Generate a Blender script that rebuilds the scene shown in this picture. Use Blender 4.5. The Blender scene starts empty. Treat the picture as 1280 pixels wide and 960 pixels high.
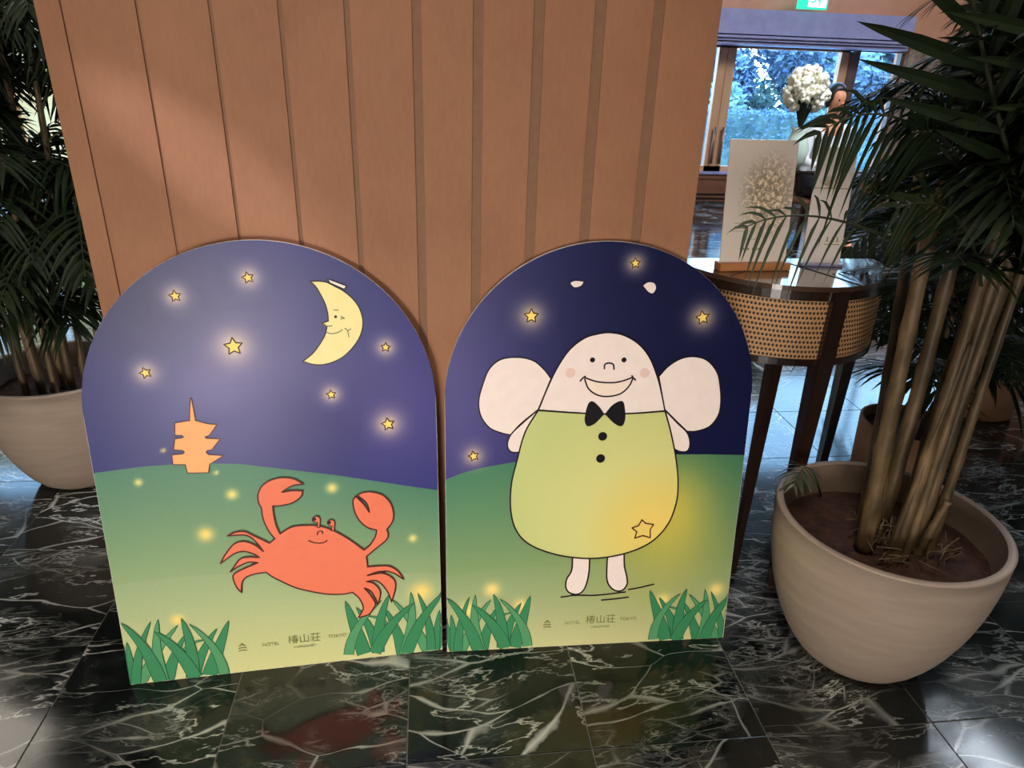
import bpy, bmesh, math, random
from mathutils import Vector, Matrix, noise
from mathutils.geometry import tessellate_polygon
random.seed(7)
R = math.radians
SC = bpy.context.scene
COL = SC.collection

# ------------------------------------------------------------------ camera
cam_d = bpy.data.cameras.new('camera'); cam = bpy.data.objects.new('camera', cam_d); COL.objects.link(cam)
YAW, PITCH, ROLL, CH = 0.1256, 0.4176, -0.034, 1.3
fw = Vector((math.sin(YAW)*math.cos(PITCH), math.cos(YAW)*math.cos(PITCH), -math.sin(PITCH)))
rt = Vector((math.cos(YAW), -math.sin(YAW), 0)); dn = fw.cross(rt)
rt2 = rt*math.cos(ROLL) + dn*math.sin(ROLL); up2 = -(fw.cross(rt2))
cam.matrix_world = Matrix(((rt2.x, up2.x, -fw.x, 0), (rt2.y, up2.y, -fw.y, 0), (rt2.z, up2.z, -fw.z, CH), (0, 0, 0, 1)))
cam_d.sensor_width = 36; cam_d.lens = 860.9/1280*36; cam_d.clip_start = 0.02
SC.camera = cam

# ------------------------------------------------------------------ exposure, sky, sun, area lights
SC.view_settings.view_transform = 'Standard'
SC.view_settings.look = 'None'
SC.view_settings.gamma = 1
SC.view_settings.use_curve_mapping = False
SC.view_settings.exposure = 0.70
w = bpy.data.worlds.new('sky'); SC.world = w; w.use_nodes = True
wn = w.node_tree.nodes; wl = w.node_tree.links
tc = wn.new('ShaderNodeTexCoord'); sp = wn.new('ShaderNodeSeparateXYZ'); rp = wn.new('ShaderNodeValToRGB')
wl.new(tc.outputs['Generated'], sp.inputs[0]); wl.new(sp.outputs['Z'], rp.inputs[0])
rp.color_ramp.elements[0].position = 0.0; rp.color_ramp.elements[0].color = (.55, .78, .92, 1)
rp.color_ramp.elements[1].position = 0.7; rp.color_ramp.elements[1].color = (.25, .52, .95, 1)
wl.new(rp.outputs[0], wn['Background'].inputs[0]); wn['Background'].inputs[1].default_value = 6.4
SC.cycles.max_bounces = 7

def light(name, kind, loc, target, energy, color, size=1.0, size_y=None, spot=None, blend=.5):
    d = bpy.data.lights.new(name, kind); d.energy = energy; d.color = color
    if kind == 'AREA':
        d.size = size
        if size_y: d.shape = 'RECTANGLE'; d.size_y = size_y
    elif kind == 'SPOT': d.spot_size = spot; d.spot_blend = blend; d.shadow_soft_size = size
    elif kind == 'SUN': d.angle = size
    o = bpy.data.objects.new(name, d); COL.objects.link(o)
    o.location = loc; o.rotation_euler = (Vector(target)-Vector(loc)).to_track_quat('-Z', 'Y').to_euler()
    return o
light('sun', 'SUN', (0, 13, 12), (2.0, 16, 0), 3.2, (.80, .92, 1.0), .05)
light('ceiling_area_light', 'AREA', (-.5, -.75, 4.1), (-.3, .6, 0), 42, (1, .89, .79), .7, .5)
light('front_fill_light', 'AREA', (-1.2, -3.85, .62), (-.15, 1.4, .2), 9.2, (1, .91, .82), 1.2, 1.0).data.spread = R(46)  # unseen fill added behind the camera for boards and wall; no opening there
light('far_fill_light', 'AREA', (3.7, 4.0, 4.12), (3.7, 4.6, 0), 240, (.78, .88, 1), 2.6, 3.0)  # unseen fill added under the ceiling to brighten far doors and floor
light('ceiling_area_light', 'AREA', (-3.6, 4.0, 4.12), (-3.6, 4.1, 0), 55, (1, .90, .78), 1.8, 3.0)  # unseen lamp added to brighten the floor reflection at left
light('wall_streak_spot', 'SPOT', (-2.2, .72, 2.55), (-.47, 1.428, 1.16), 190, (.95, .82, .98), .01, spot=R(5), blend=1)  # unseen spot added to throw the pale streak across the cloth panels

# ------------------------------------------------------------------ materials
def srgb(r, g, b):
    return tuple(((c/255)/12.92 if c/255 <= .04045 else ((c/255+.055)/1.055)**2.4) for c in (r, g, b)) + (1,)
class M:
    def __init__(s, name, base=(.8, .8, .8, 1), rough=.5, metal=0, spec=.5, coat=0):
        s.m = bpy.data.materials.new(name); s.m.use_nodes = True
        s.n = s.m.node_tree.nodes; s.l = s.m.node_tree.links
        s.b = s.n['Principled BSDF']; i = s.b.inputs
        i['Base Color'].default_value = base; i['Roughness'].default_value = rough
        i['Metallic'].default_value = metal; i['Specular IOR Level'].default_value = spec
        i['Coat Weight'].default_value = coat; i['Coat Roughness'].default_value = .15
    def node(s, t, **kw):
        x = s.n.new(t)
        for k, v in kw.items():
            if k.startswith('i_'): x.inputs[int(k[2:]) if k[2:].isdigit() else k[2:].replace('_', ' ')].default_value = v
            else: setattr(x, k, v)
        return x
    def ln(s, a, b): s.l.new(a, b)
    def ramp(s, src, stops):
        x = s.n.new('ShaderNodeValToRGB'); e = x.color_ramp.elements
        while len(e) < len(stops): e.new(.5)
        for k, (p, c) in enumerate(stops): e[k].position = p; e[k].color = c
        s.l.new(src, x.inputs[0]); return x.outputs[0]
    def coords(s, scale=(1, 1, 1), kind='Object', randoff=0):
        t = s.n.new('ShaderNodeTexCoord'); mp = s.n.new('ShaderNodeMapping'); mp.inputs['Scale'].default_value = scale
        src = t.outputs[kind]
        if randoff:
            oi = s.n.new('ShaderNodeObjectInfo'); v = s.n.new('ShaderNodeVectorMath'); v.operation = 'MULTIPLY_ADD'
            v.inputs[1].default_value = (randoff, randoff*1.7, randoff*.6)
            s.l.new(oi.outputs['Random'], v.inputs[0]); s.l.new(src, v.inputs[2]); src = v.outputs[0]
        s.l.new(src, mp.inputs[0]); return mp.outputs[0]
    def noise(s, vec, scale, detail=4, rough=.5, dist=0):
        x = s.n.new('ShaderNodeTexNoise'); x.inputs['Scale'].default_value = scale; x.inputs['Detail'].default_value = detail
        x.inputs['Roughness'].default_value = rough; x.inputs['Distortion'].default_value = dist
        s.l.new(vec, x.inputs['Vector']); return x.outputs['Fac']
    def bump(s, src, strength=.2, dist=.002):
        x = s.n.new('ShaderNodeBump'); x.inputs['Strength'].default_value = strength; x.inputs['Distance'].default_value = dist
        s.l.new(src, x.inputs['Height']); s.l.new(x.outputs[0], s.b.inputs['Normal'])
    def color(s, src): s.l.new(src, s.b.inputs['Base Color'])
    def math(s, op, a, b=None, c=None):
        x = s.n.new('ShaderNodeMath'); x.operation = op
        for k, v in enumerate((a, b, c)):
            if v is None: continue
            if isinstance(v, (int, float)): x.inputs[k].default_value = v
            else: s.l.new(v, x.inputs[k])
        return x.outputs[0]
def noisy(name, c1, c2, scale=8, rough=.5, bump=.15, bdist=.002, sc=(1, 1, 1), randoff=0, **kw):
    m = M(name, c1, rough, **kw); v = m.coords(sc, randoff=randoff); f = m.noise(v, scale, 5, .6)
    m.color(m.ramp(f, [(.3, c1), (.7, c2)]))
    if bump: m.bump(f, bump, bdist)
    return m.m

# marble: near-black green ground, white branching veins, each tile cut from another block
def marble():
    m = M('green_marble', rough=.10, spec=.5); v = m.coords(randoff=23)
    warp = m.node('ShaderNodeTexNoise', i_Scale=2.6, i_Detail=2.5); m.ln(v, warp.inputs['Vector'])
    wv = m.node('ShaderNodeVectorMath', operation='MULTIPLY_ADD'); wv.inputs[1].default_value = (.17, .17, .1)
    m.ln(warp.outputs['Color'], wv.inputs[0]); m.ln(v, wv.inputs[2])
    mp = m.node('ShaderNodeMapping'); mp.inputs['Rotation'].default_value = (0, 0, R(38)); mp.inputs['Scale'].default_value = (1, 3.3, 1)
    m.ln(wv.outputs[0], mp.inputs[0]); V = mp.outputs[0]
    def vein(scale, width, hi):
        x = m.node('ShaderNodeTexVoronoi', feature='DISTANCE_TO_EDGE', i_Scale=scale); m.ln(V, x.inputs['Vector'])
        dv = m.math('MULTIPLY', x.outputs['Distance'], m.math('ADD', m.math('POWER', m.math('MULTIPLY', m.noise(v, 7+scale, 4), 1.9), 4), .12))
        return m.ramp(dv, [(0, (hi,)*3+(1,)), (width, (0, 0, 0, 1))])
    def ridge(scale, width, hi):
        f = m.noise(V, scale, 6, .62); a = m.math('ABSOLUTE', m.math('SUBTRACT', f, .5))
        return m.ramp(a, [(0, (hi,)*3+(1,)), (width, (0, 0, 0, 1))])
    mask = m.ramp(m.noise(v, 4.5, 3), [(.50, (0, 0, 0, 1)), (.66, (1, 1, 1, 1))])
    mask2 = m.ramp(m.noise(v, 3.1, 2), [(.40, (.08, .08, .08, 1)), (.66, (1, 1, 1, 1))])
    a = m.math('MULTIPLY', vein(2.4, .016, 1.0), mask2)
    hz = m.math('MULTIPLY', vein(2.4, .16, .11), mask)
    b = m.math('MULTIPLY', vein(5.5, .026, .6), mask)
    c = m.math('MULTIPLY', ridge(4.5, .014, .6), mask)
    d = m.math('MULTIPLY', ridge(1.6, .009, 1.0), mask2)
    e = m.math('MULTIPLY', ridge(14, .05, .16), mask)
    s = m.math('MAXIMUM', m.math('MAXIMUM', a, b), m.math('MAXIMUM', c, m.math('MAXIMUM', d, m.math('MAXIMUM', e, hz))))
    g = m.ramp(m.noise(v, 14, 6, .7), [(.3, (.004, .005, .005, 1)), (.55, (.010, .013, .012, 1)), (.8, (.035, .042, .040, 1))])
    mx = m.node('ShaderNodeMix', data_type='RGBA'); m.ln(s, mx.inputs[0]); m.ln(g, mx.inputs[6]); mx.inputs[7].default_value = (.66, .68, .63, 1)
    m.color(mx.outputs[2]); return m.m
MARBLE = marble()
GROUT = noisy('grout', (.16, .16, .15, 1), (.24, .24, .22, 1), 30, .6, .1)
def fabric():
    m = M('brown_wall_cloth', rough=.62, spec=.3); v = m.coords(randoff=3)
    f = m.noise(v, 5, 3); g = m.noise(m.coords((1, 1, .25)), 160, 2)
    h = m.math('ADD', m.math('MULTIPLY', f, .7), m.math('MULTIPLY', g, .3))
    m.color(m.ramp(h, [(.3, srgb(146, 102, 74)), (.7, srgb(163, 117, 87))]))
    wv = m.node('ShaderNodeTexWave', i_Scale=260.0, bands_direction='Z'); m.ln(m.coords(), wv.inputs['Vector'])
    m.bump(wv.outputs['Fac'], .12, .0006); return m.m
CLOTH = fabric()
GROOVE = noisy('groove_cloth', srgb(126, 90, 66), srgb(134, 98, 72), 60, .7, .1, .0005)
CREAM = noisy('plaster', (.62, .52, .42, 1), (.68, .58, .47, 1), 6, .7, .05)
TERRA = noisy('terracotta_plaster', srgb(205, 140, 105), srgb(216, 152, 118), 5, .7, .05)
CORN = noisy('pale_lilac_paint', srgb(150, 146, 186), srgb(166, 162, 198), 9, .35, .03)
WOODD = noisy('dark_wood', (.010, .005, .004, 1), (.028, .012, .008, 1), 14, .22, .06, .0005, (1, 1, .12), coat=.4)
WOODB = noisy('brown_panel_wood', srgb(112, 70, 50), srgb(136, 88, 64), 12, .4, .05, .0005, (.3, 1, 1))
WOODT = noisy('tan_door_wood', srgb(206, 152, 112), srgb(222, 170, 130), 12, .4, .05, .0005, (1, 1, .15))
WOODF = noisy('frame_wood', srgb(92, 70, 66), srgb(112, 88, 82), 12, .45, .05, .0005, (.3, 1, 1))
BLOCK = noisy('orange_wood', srgb(160, 104, 62), srgb(182, 122, 76), 20, .4, .05, .0005, (.2, 1, 1))
BRASS = noisy('door_pull_metal', (.30, .16, .10, 1), (.36, .2, .13, 1), 20, .35, .03, metal=.7)
FOAM = noisy('white_foam_edge', (.72, .70, .66, 1), (.8, .78, .74, 1), 60, .6, .1, .0005)
def glass():
    m = bpy.data.materials.new('window_glass'); m.use_nodes = True; n = m.node_tree.nodes; l = m.node_tree.links
    n.remove(n['Principled BSDF']); t = n.new('ShaderNodeBsdfTransparent'); t.inputs[0].default_value = (.90, .97, 1, 1)
    g = n.new('ShaderNodeBsdfGlossy'); g.inputs['Roughness'].default_value = .02; x = n.new('ShaderNodeMixShader'); x.inputs[0].default_value = .07
    l.new(t.outputs[0], x.inputs[1]); l.new(g.outputs[0], x.inputs[2]); l.new(x.outputs[0], n['Material Output'].inputs[0]); return m
GLASS = glass()

# ------------------------------------------------------------------ mesh helpers
def link(name, verts, faces, mat, parent=None, smooth=False, label=None, kind=None, loc=None):
    me = bpy.data.meshes.new(name); me.from_pydata([tuple(v) for v in verts], [], faces); me.update()
    if isinstance(mat, (list, tuple)):
        for x in mat: me.materials.append(x)
    elif mat: me.materials.append(mat)
    if smooth: me.polygons.foreach_set('use_smooth', [True]*len(me.polygons))
    o = bpy.data.objects.new(name, me); COL.objects.link(o)
    if parent: o.parent = parent
    if label: o['label'] = label
    if kind: o['kind'] = kind
    if loc: o.location = loc
    return o
def tag(o, label=None, cat=None, group=None, kind=None):
    if label: o['label'] = label
    if cat: o['category'] = cat
    if group: o['group'] = group
    if kind: o['kind'] = kind
    return o
def empty(name, loc, label, cat, group=None, rz=0):
    o = bpy.data.objects.new(name, None); COL.objects.link(o); o.location = loc; o.rotation_euler = (0, 0, rz)
    o.empty_display_size = .1
    return tag(o, label, cat, group)
class G:
    """collects geometry"""
    def __init__(s): s.v = []; s.f = []
    def add(s, vs, fs):
        k = len(s.v); s.v += [tuple(v) for v in vs]; s.f += [tuple(i+k for i in f) for f in fs]; return s
    def box(s, x0, x1, y0, y1, z0, z1, b=0):
        if b <= 0:
            vs = [(x, y, z) for z in (z0, z1) for y in (y0, y1) for x in (x0, x1)]
            return s.add(vs, [(0, 2, 3, 1), (4, 5, 7, 6), (0, 1, 5, 4), (2, 6, 7, 3), (0, 4, 6, 2), (1, 3, 7, 5)])
        bm = bmesh.new(); bmesh.ops.create_cube(bm, size=1)
        for v in bm.verts: v.co = Vector(((x0+x1)/2+v.co.x*(x1-x0), (y0+y1)/2+v.co.y*(y1-y0), (z0+z1)/2+v.co.z*(z1-z0)))
        bmesh.ops.bevel(bm, geom=bm.edges[:], offset=b, segments=2, affect='EDGES', profile=.6)
        bm.verts.index_update(); s.add([v.co.copy() for v in bm.verts], [[v.index for v in f.verts] for f in bm.faces]); bm.free(); return s
    def tube(s, pts, rad, n=8, cap=True, sq=False):
        pts = [Vector(p) for p in pts]; k = len(s.v)
        rr = rad if isinstance(rad, (list, tuple)) else [rad]*len(pts)
        ref = Vector((0, 0, 1)); d0 = (pts[1]-pts[0]).normalized()
        if abs(d0.dot(ref)) > .9: ref = Vector((0, 1, 0))
        for i, p in enumerate(pts):
            d = (pts[min(i+1, len(pts)-1)]-pts[max(i-1, 0)]).normalized()
            a = d.cross(ref).normalized(); b = a.cross(d)
            for j in range(n):
                t = 2*math.pi*j/n + (math.pi/4 if sq else 0); s.v.append(tuple(p+(a*math.cos(t)+b*math.sin(t))*rr[i]))
        for i in range(len(pts)-1):
            for j in range(n):
                q = k+i*n; s.f.append((q+j, q+(j+1) % n, q+n+(j+1) % n, q+n+j))
        if cap:
            s.f.append(tuple(k+j for j in range(n))[::-1]); s.f.append(tuple(k+(len(pts)-1)*n+j for j in range(n)))
        return s
    def lathe(s, prof, n=48, c=(0, 0, 0)):
        k = len(s.v)
        for r, z in prof:
            for j in range(n):
                t = 2*math.pi*j/n; s.v.append((c[0]+r*math.cos(t), c[1]+r*math.sin(t), c[2]+z))
        for i in range(len(prof)-1):
            for j in range(n):
                q = k+i*n; s.f.append((q+j, q+(j+1) % n, q+n+(j+1) % n, q+n+j))
        s.f.append(tuple(k+j for j in range(n))[::-1]); return s
    def ball(s, c, r, sub=2, sq=(1, 1, 1)):
        bm = bmesh.new(); bmesh.ops.create_icosphere(bm, subdivisions=sub, radius=1); bm.verts.index_update()
        s.add([(c[0]+v.co.x*r*sq[0], c[1]+v.co.y*r*sq[1], c[2]+v.co.z*r*sq[2]) for v in bm.verts], [[v.index for v in f.verts] for f in bm.faces]); bm.free(); return s
    def build(s, name, mat, parent=None, smooth=False, **kw): return link(name, s.v, s.f, mat, parent, smooth, **kw)

# ================================================================== SETTING
# floor: grout bed with one mesh per marble tile
fl = G().box(-7.5, 9, -4, 8.6, -.06, -.0022).build('floor', GROUT, kind='structure')
TS = .3912; X0 = -.8487; Y0 = .9944; hh = TS/2-.0013
tme = None; cnt = 0
cells = [(i, j) for i in range(-5, 18) for j in range(-1, 19)]
cells.sort(key=lambda c: (X0+c[0]*TS-.2)**2*.8+(Y0+c[1]*TS-.9)**2)
def seen(i, j):
    x = X0+(i+.5)*TS; y = Y0+(j+.5)*TS
    v = Vector((x, y, 0))-cam.location; d = v.dot(fw)
    return d > .25 and abs(v.dot(rt2)/d) < .95 and abs(v.dot(up2)/d) < .85 and not (-.5 < x < .45 and 1.7 < y)
vis = [c for c in cells if seen(*c)][:298]; vs_ = set(vis)
for i, j in vis:
    cx = X0+(i+.5)*TS; cy = Y0+(j+.5)*TS
    if tme is None:
        o = G().box(-hh, hh, -hh, hh, -.0022, 0, .0008).build('tile', MARBLE, fl); tme = o.data
    else:
        o = bpy.data.objects.new('tile', tme); COL.objects.link(o); o.parent = fl
    o.location = (cx, cy, 0)
g = G()
for i in range(-18, 26):
    for j in range(-13, 20):
        if (i, j) in vs_: continue
        x = X0+(i+.5)*TS; y = Y0+(j+.5)*TS
        if -7.4 < x < 8.9 and -3.9 < y < 8.35: g.box(x-hh, x+hh, y-hh, y+hh, -.0022, 0)
g.build('tiles', MARBLE, fl, kind='stuff')
G().box(-7.5, 9, -4, 8.6, 4.2, 4.3).build('ceiling', CREAM, kind='structure')
G().box(-7.6, -7.5, -4, 8.6, 0, 4.2).build('wall_left', CREAM, kind='structure')
G().box(9, 9.1, -4, 8.6, 0, 4.2).build('wall_right', CREAM, kind='structure')
G().box(-7.5, 9, -4.1, -4, 0, 4.2).build('wall_front', CREAM, kind='structure')

# the cloth-covered pier the boards lean on: recessed strips between upright panels
WX0, WX1, WY = -.678, .564, 1.452
wc = G().box(WX0, WX1, WY, 2.0, 0, 4.2).build('wall_center', GROOVE, kind='structure')
edges = [-.6325, -.506, -.380, -.258, -.139, -.0095, .106, .221, .338, .452]
prev = WX0
gw = .0
for k, e in enumerate(edges+[WX1]):
    strip = [.003, .004, .006, .008, .010, .017, .019, .020, .021, .021, 0][k]
    x1 = e - strip if k < 10 else e
    G().box(prev, x1, WY-.004, WY+.002, 0, 4.2, .0011).build('panel', CLOTH, wc)
    prev = e
# back wall with door, windows, wainscot, cornice
BY = 8.35
g = G()
g.box(-7.5, -5.85, BY, BY+.2, 0, 4.2); g.box(-2.75, 1.9, BY, BY+.2, 0, 4.2); g.box(1.9, 2.97, BY, BY+.2, 0, 2.35)
g.box(-5.85, -2.75, BY, BY+.2, 4.0, 4.2); g.box(2.97, 5.56, BY, BY+.2, 1.73, 2.35); g.box(1.9, 7.4, BY, BY+.2, 4.0, 4.2)
g.box(5.56, 7.4, BY, BY+.2, 0, 2.35); g.box(7.4, 9, BY, BY+.2, 0, 4.2); g.box(2.97, 5.56, BY, BY+.2, 0, .346)
wb = g.build('wall_back', TERRA, kind='structure')
STONE = noisy('brown_stone_cladding', (.12, .07, .05, 1), (.42, .30, .22, 1), 14, .8, .5, .01)
G().box(5.57, 8.4, BY-.05, BY, 0, 1.78).build('stone_cladding', STONE, wb, label='rough brown stone cladding')
CURT = noisy('cream_curtain', srgb(238, 214, 190), srgb(248, 228, 206), 9, .8, .1)
# cornice in profile: deep soffit and three ribs
g = G()
g.box(2.75, 5.32, BY-.40, BY, 1.813, 2.05)
for z, d in ((1.784, .44), (1.756, .41), (1.725, .38)): g.box(2.75, 5.32, BY-d, BY, z-.010, z+.014)
g.build('trim_1', CORN, kind='structure')
# window_1: right-hand bay; door_1: double doors on its left
G().box(2.75, 5.56, BY-.03, BY+.06, 1.706, 1.735).build('window_header', WOODF, wb)
def wall_window(nm, x0, x1, z0, z1, mat, fr=.05, bars=(), hbars=(), y=BY+.04):
    g = G(); g.box(x0, x0+fr, y-.04, y+.04, z0, z1); g.box(x1-fr, x1, y-.04, y+.04, z0, z1)
    g.box(x0, x1, y-.04, y+.04, z1-fr*.3, z1); g.box(x0, x1, y-.04, y+.04, z0, z0+fr*.6)
    for b in bars: g.box(b-.02, b+.02, y-.03, y+.03, z0, z1)
    for b in hbars: g.box(x0, x1, y-.03, y+.03, b-.02, b+.02)
    o = g.build(nm, mat, kind='structure')
    xs = [x0+fr]+[v for b in bars for v in (b-.02, b+.02)]+[x1-fr]
    zs = [z0+fr*.6]+[v for b in hbars for v in (b-.02, b+.02)]+[z1-fr*.6]
    for a in range(0, len(xs), 2):
        for c in range(0, len(zs), 2):
            G().box(xs[a], xs[a+1], y-.004, y+.004, zs[c], zs[c+1]).build('pane', GLASS, o)
    return o
d1 = wall_window('door_1', 2.97, 3.395, .346, 1.723, WOODT, .10)
d2 = wall_window('door_2', 3.40, 4.87, .346, 1.723, WOODT, .10)
wall_window('window_1', 4.95, 5.56, .346, 1.723, WOODF, .05)
wall_window('window_2', -5.85, -2.75, .0, 4.0, WOODT, .10, (-5.07, -4.3, -3.53), (1.05, 1.9, 2.9))
wall_window('window_3', 1.9, 7.4, 2.35, 4.0, WOODF, .08, (3.27, 4.65, 6.02))
def blindmat():
    m = bpy.data.materials.new('cream_blind'); m.use_nodes = True; n = m.node_tree.nodes; l = m.node_tree.links
    n['Principled BSDF'].inputs['Base Color'].default_value = srgb(250, 232, 204); n['Principled BSDF'].inputs['Roughness'].default_value = .9
    t = n.new('ShaderNodeBsdfTranslucent'); t.inputs[0].default_value = srgb(255, 232, 196); x = n.new('ShaderNodeMixShader'); x.inputs[0].default_value = .65
    ns = n.new('ShaderNodeTexNoise'); ns.inputs['Scale'].default_value = 3
    l.new(n['Principled BSDF'].outputs[0], x.inputs[1]); l.new(t.outputs[0], x.inputs[2]); l.new(x.outputs[0], n['Material Output'].inputs[0]); return m
BLIND = blindmat()
for k_, x_ in enumerate((-5.80, -5.03, -4.26, -3.49)):  # blinds added to turn the light of the left window cream
    o_ = G().box(0, .70, -.002, .002, 0, 3.2).build('warming_blind', BLIND); o_.location = (x_, BY-.04, .3)
    tag(o_, 'cream blind added to warm the left window light, '+('furthest left', 'second from the left', 'third from the left', 'next to the wall')[k_], 'blind', 'blinds added on the left window')
for d, x in ((d1, 3.352), (d2, 3.456)):
    gg = G().tube([(x, BY-.055, .44), (x, BY-.055, .85)], .017, 10)
    for z in (.49, .80): gg.tube([(x, BY-.055, z), (x, BY+.0, z)], .009, 8)
    gg.build('door_pull', BRASS, d, True, label='long upright metal pull handle')
G().box(4.87, 4.95, BY-.02, BY+.08, .346, 1.70).build('window_post', WOODF, wb)
# wainscot with ledge and two rails
g = G(); g.box(2.75, 5.56, BY-.03, BY, 0, .31)
wn_ = g.build('trim_2', WOODB, kind='structure')
G().box(2.75, 5.56, BY-.07, BY, .316, .346, .004).build('ledge', CORN, wn_, label='pale ledge along the wainscot top')
for z in (.03, .08): G().box(2.75, 5.56, BY-.042, BY-.028, z-.009, z+.009).build('rail', WOODD, wn_)
G().box(2.75, 5.56, BY-.045, BY-.028, .26, .31).build('top_rail', WOODB, wn_)

# exit sign (running figure)
EMG = M('sign_green', srgb(40, 190, 150), .4); EMG.b.inputs['Emission Color'].default_value = srgb(40, 200, 160); EMG.b.inputs['Emission Strength'].default_value = .8
EMW = M('sign_white', (.9, .95, .9, 1), .4); EMW.b.inputs['Emission Color'].default_value = (.85, 1, .95, 1); EMW.b.inputs['Emission Strength'].default_value = 1.1
ex = empty('exit_sign', (4.08, 7.93, 2.07), 'green and white lit exit sign with running figure above the far window', 'sign')
G().box(-.16, .16, -.03, .03, 0, .20, .006).build('sign_box', EMG.m, ex)
G().box(-.06, .14, -.034, -.029, .018, .184).build('sign_face', EMW.m, ex, label='white panel')
g = G(); y = -.037
for a, b, r in (((.035, .12), (.02, .085), .010), ((.02, .085), (.055, .062), .008), ((.055, .062), (.05, .03), .007), ((.02, .085), (.0, .055), .008), ((.0, .055), (-.03, .05), .007), ((.035, .118), (.065, .10), .006), ((.035, .118), (.0, .108), .006)):
    g.tube([(a[0]*1.2, y, a[1]*1.2), (b[0]*1.2, y, b[1]*1.2)], r*1.2, 6)
g.ball((.06, y, .165), .014, 1)
g.build('running_figure', EMG.m, ex, label='green running figure pictogram')
g = G(); g.tube([(0, 0, .19), (0, 0, 2.13)], .008, 6); g.build('hanging_rod', CORN, ex)

# ================================================================== ART HELPERS
def smooth_path(pts, closed=True, step=3.0):
    P = [Vector((p[0], p[1])) for p in pts]; S = [len(p) > 2 for p in pts]; n = len(P); out = []
    for i in range(n if closed else n-1):
        p1, p2 = P[i], P[(i+1) % n]
        p0 = P[i-1] if (closed or i > 0) and not S[i] else p1*2-p2 if S[i] or i == 0 else P[i-1]
        j = (i+1) % n
        p3 = P[(i+2) % n] if not S[j] and (closed or i+2 < n) else p2*2-p1
        k = max(1, int((p2-p1).length/step))
        for t in range(k):
            u = t/k; out.append(.5*((2*p1)+(-p0+p2)*u+(2*p0-5*p1+4*p2-p3)*u*u+(-p0+3*p1-3*p2+p3)*u**3))
    if not closed: out.append(P[-1])
    return out
def poly(name, pts, z, mat, parent, label=None, closed_smooth=True, th=.0004):
    q = smooth_path(pts) if closed_smooth else [Vector(p[:2]) for p in pts]
    tri = tessellate_polygon([[Vector((p.x, p.y, 0)) for p in q]])
    vs = [(p.x/1000, p.y/1000, z) for p in q]
    fs = []
    for t in tri:
        a, b, c = (q[i] for i in t)
        fs.append(t if (b-a).cross(c-a) > 0 else t[::-1])
    return link(name, vs, fs, mat, parent, label=label)
def stroke_g(g, pts, w, z, closed, raw=False):
    q = pts if raw else smooth_path(pts, closed)
    q = [p for i, p in enumerate(q) if i == 0 or (p-q[i-1]).length > .15]; n = len(q); k = len(g.v)
    for i, p in enumerate(q):
        a = q[(i-1) % n] if closed or i > 0 else p; b = q[(i+1) % n] if closed or i < n-1 else p
        d1 = (p-a).normalized() if (p-a).length > 0 else (b-p).normalized(); d2 = (b-p).normalized() if (b-p).length > 0 else d1
        t = (d1+d2); t = t.normalized() if t.length > .3 else d1
        nm = Vector((-t.y, t.x)); m = min(1.5, 1/max(.5, nm.dot(Vector((-d1.y, d1.x)))))
        for sg in (-1, 1):
            e = p+nm*sg*w/2*m; g.v.append((e.x/1000, e.y/1000, z))
    for i in range(n if closed else n-1):
        j = (i+1) % n; g.f.append((k+2*i, k+2*j, k+2*j+1, k+2*i+1))
def stroke(name, lst, w, z, mat, parent, closed=False, label=None):
    g = G()
    for p in lst: stroke_g(g, p, w, z, closed)
    return g.build(name, mat, parent, label=label)
def disc_g(g, c, r, z, n=24):
    g.add([(c[0]/1000+r/1000*math.cos(2*math.pi*i/n), c[1]/1000+r/1000*math.sin(2*math.pi*i/n), z) for i in range(n)], [tuple(range(n))])
def print_mat(name, col, rough=.42):
    m = M(name, col, rough, spec=.2); f = m.noise(m.coords(), 40, 2)
    d = tuple(c*.96 for c in col[:3])+(1,); m.color(m.ramp(f, [(.3, d), (.7, col)])); return m.m
def attr_mat(name, rough=.36):
    m = M(name, rough=rough, spec=.26); a = m.node('ShaderNodeVertexColor', layer_name='ink')
    f = m.noise(m.coords(), 120, 2); mx = m.node('ShaderNodeMix', data_type='RGBA', blend_type='MULTIPLY')
    mx.inputs[0].default_value = .08; m.ln(a.outputs[0], mx.inputs[6]); m.ln(f, mx.inputs[7]); m.color(mx.outputs[2])
    m.bump(m.noise(m.coords(), 4, 2), .12, .004); return m.m
INKBG = attr_mat('printed_sheet')
INKCRAB = print_mat('ink_coral', srgb(240, 126, 94)); INKLINE = print_mat('ink_dark_line', (.016, .008, .010, 1))
INKCL = print_mat('ink_crab_line', (.09, .018, .012, 1)); INKMOON = print_mat('ink_moon', srgb(255, 240, 168))
INKSTAR = print_mat('ink_star', srgb(255, 230, 120)); INKPAG = print_mat('ink_pagoda', srgb(252, 182, 118)); INKSKIN = print_mat('ink_pale_pink', srgb(250, 234, 226))
INKWHITE = print_mat('ink_white', srgb(250, 240, 236)); INKBLK = print_mat('ink_black', (.006, .005, .008, 1)); INKGR = print_mat('ink_grass', srgb(62, 138, 92))
INKGR2 = print_mat('ink_grass_light', srgb(88, 156, 106)); INKGD = print_mat('ink_grass_edge', srgb(28, 92, 62)); INKTXT = print_mat('ink_olive', srgb(128, 134, 78)); INKSH = print_mat('ink_soft_shade', srgb(70, 108, 78))
INKHAT = print_mat('ink_navy_hat', srgb(30, 26, 66)); INKTEETH = print_mat('ink_mouth', srgb(250, 232, 214))
def ga(u, v, cu, cv, s, s2=None): return math.exp(-((u-cu)**2/(2*s*s)+(v-cv)**2/(2*(s2 or s)**2)))
def mixc(a, b, t): t = max(0, min(1, t)); return tuple(x+(y-x)*t for x, y in zip(a, b))
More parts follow.
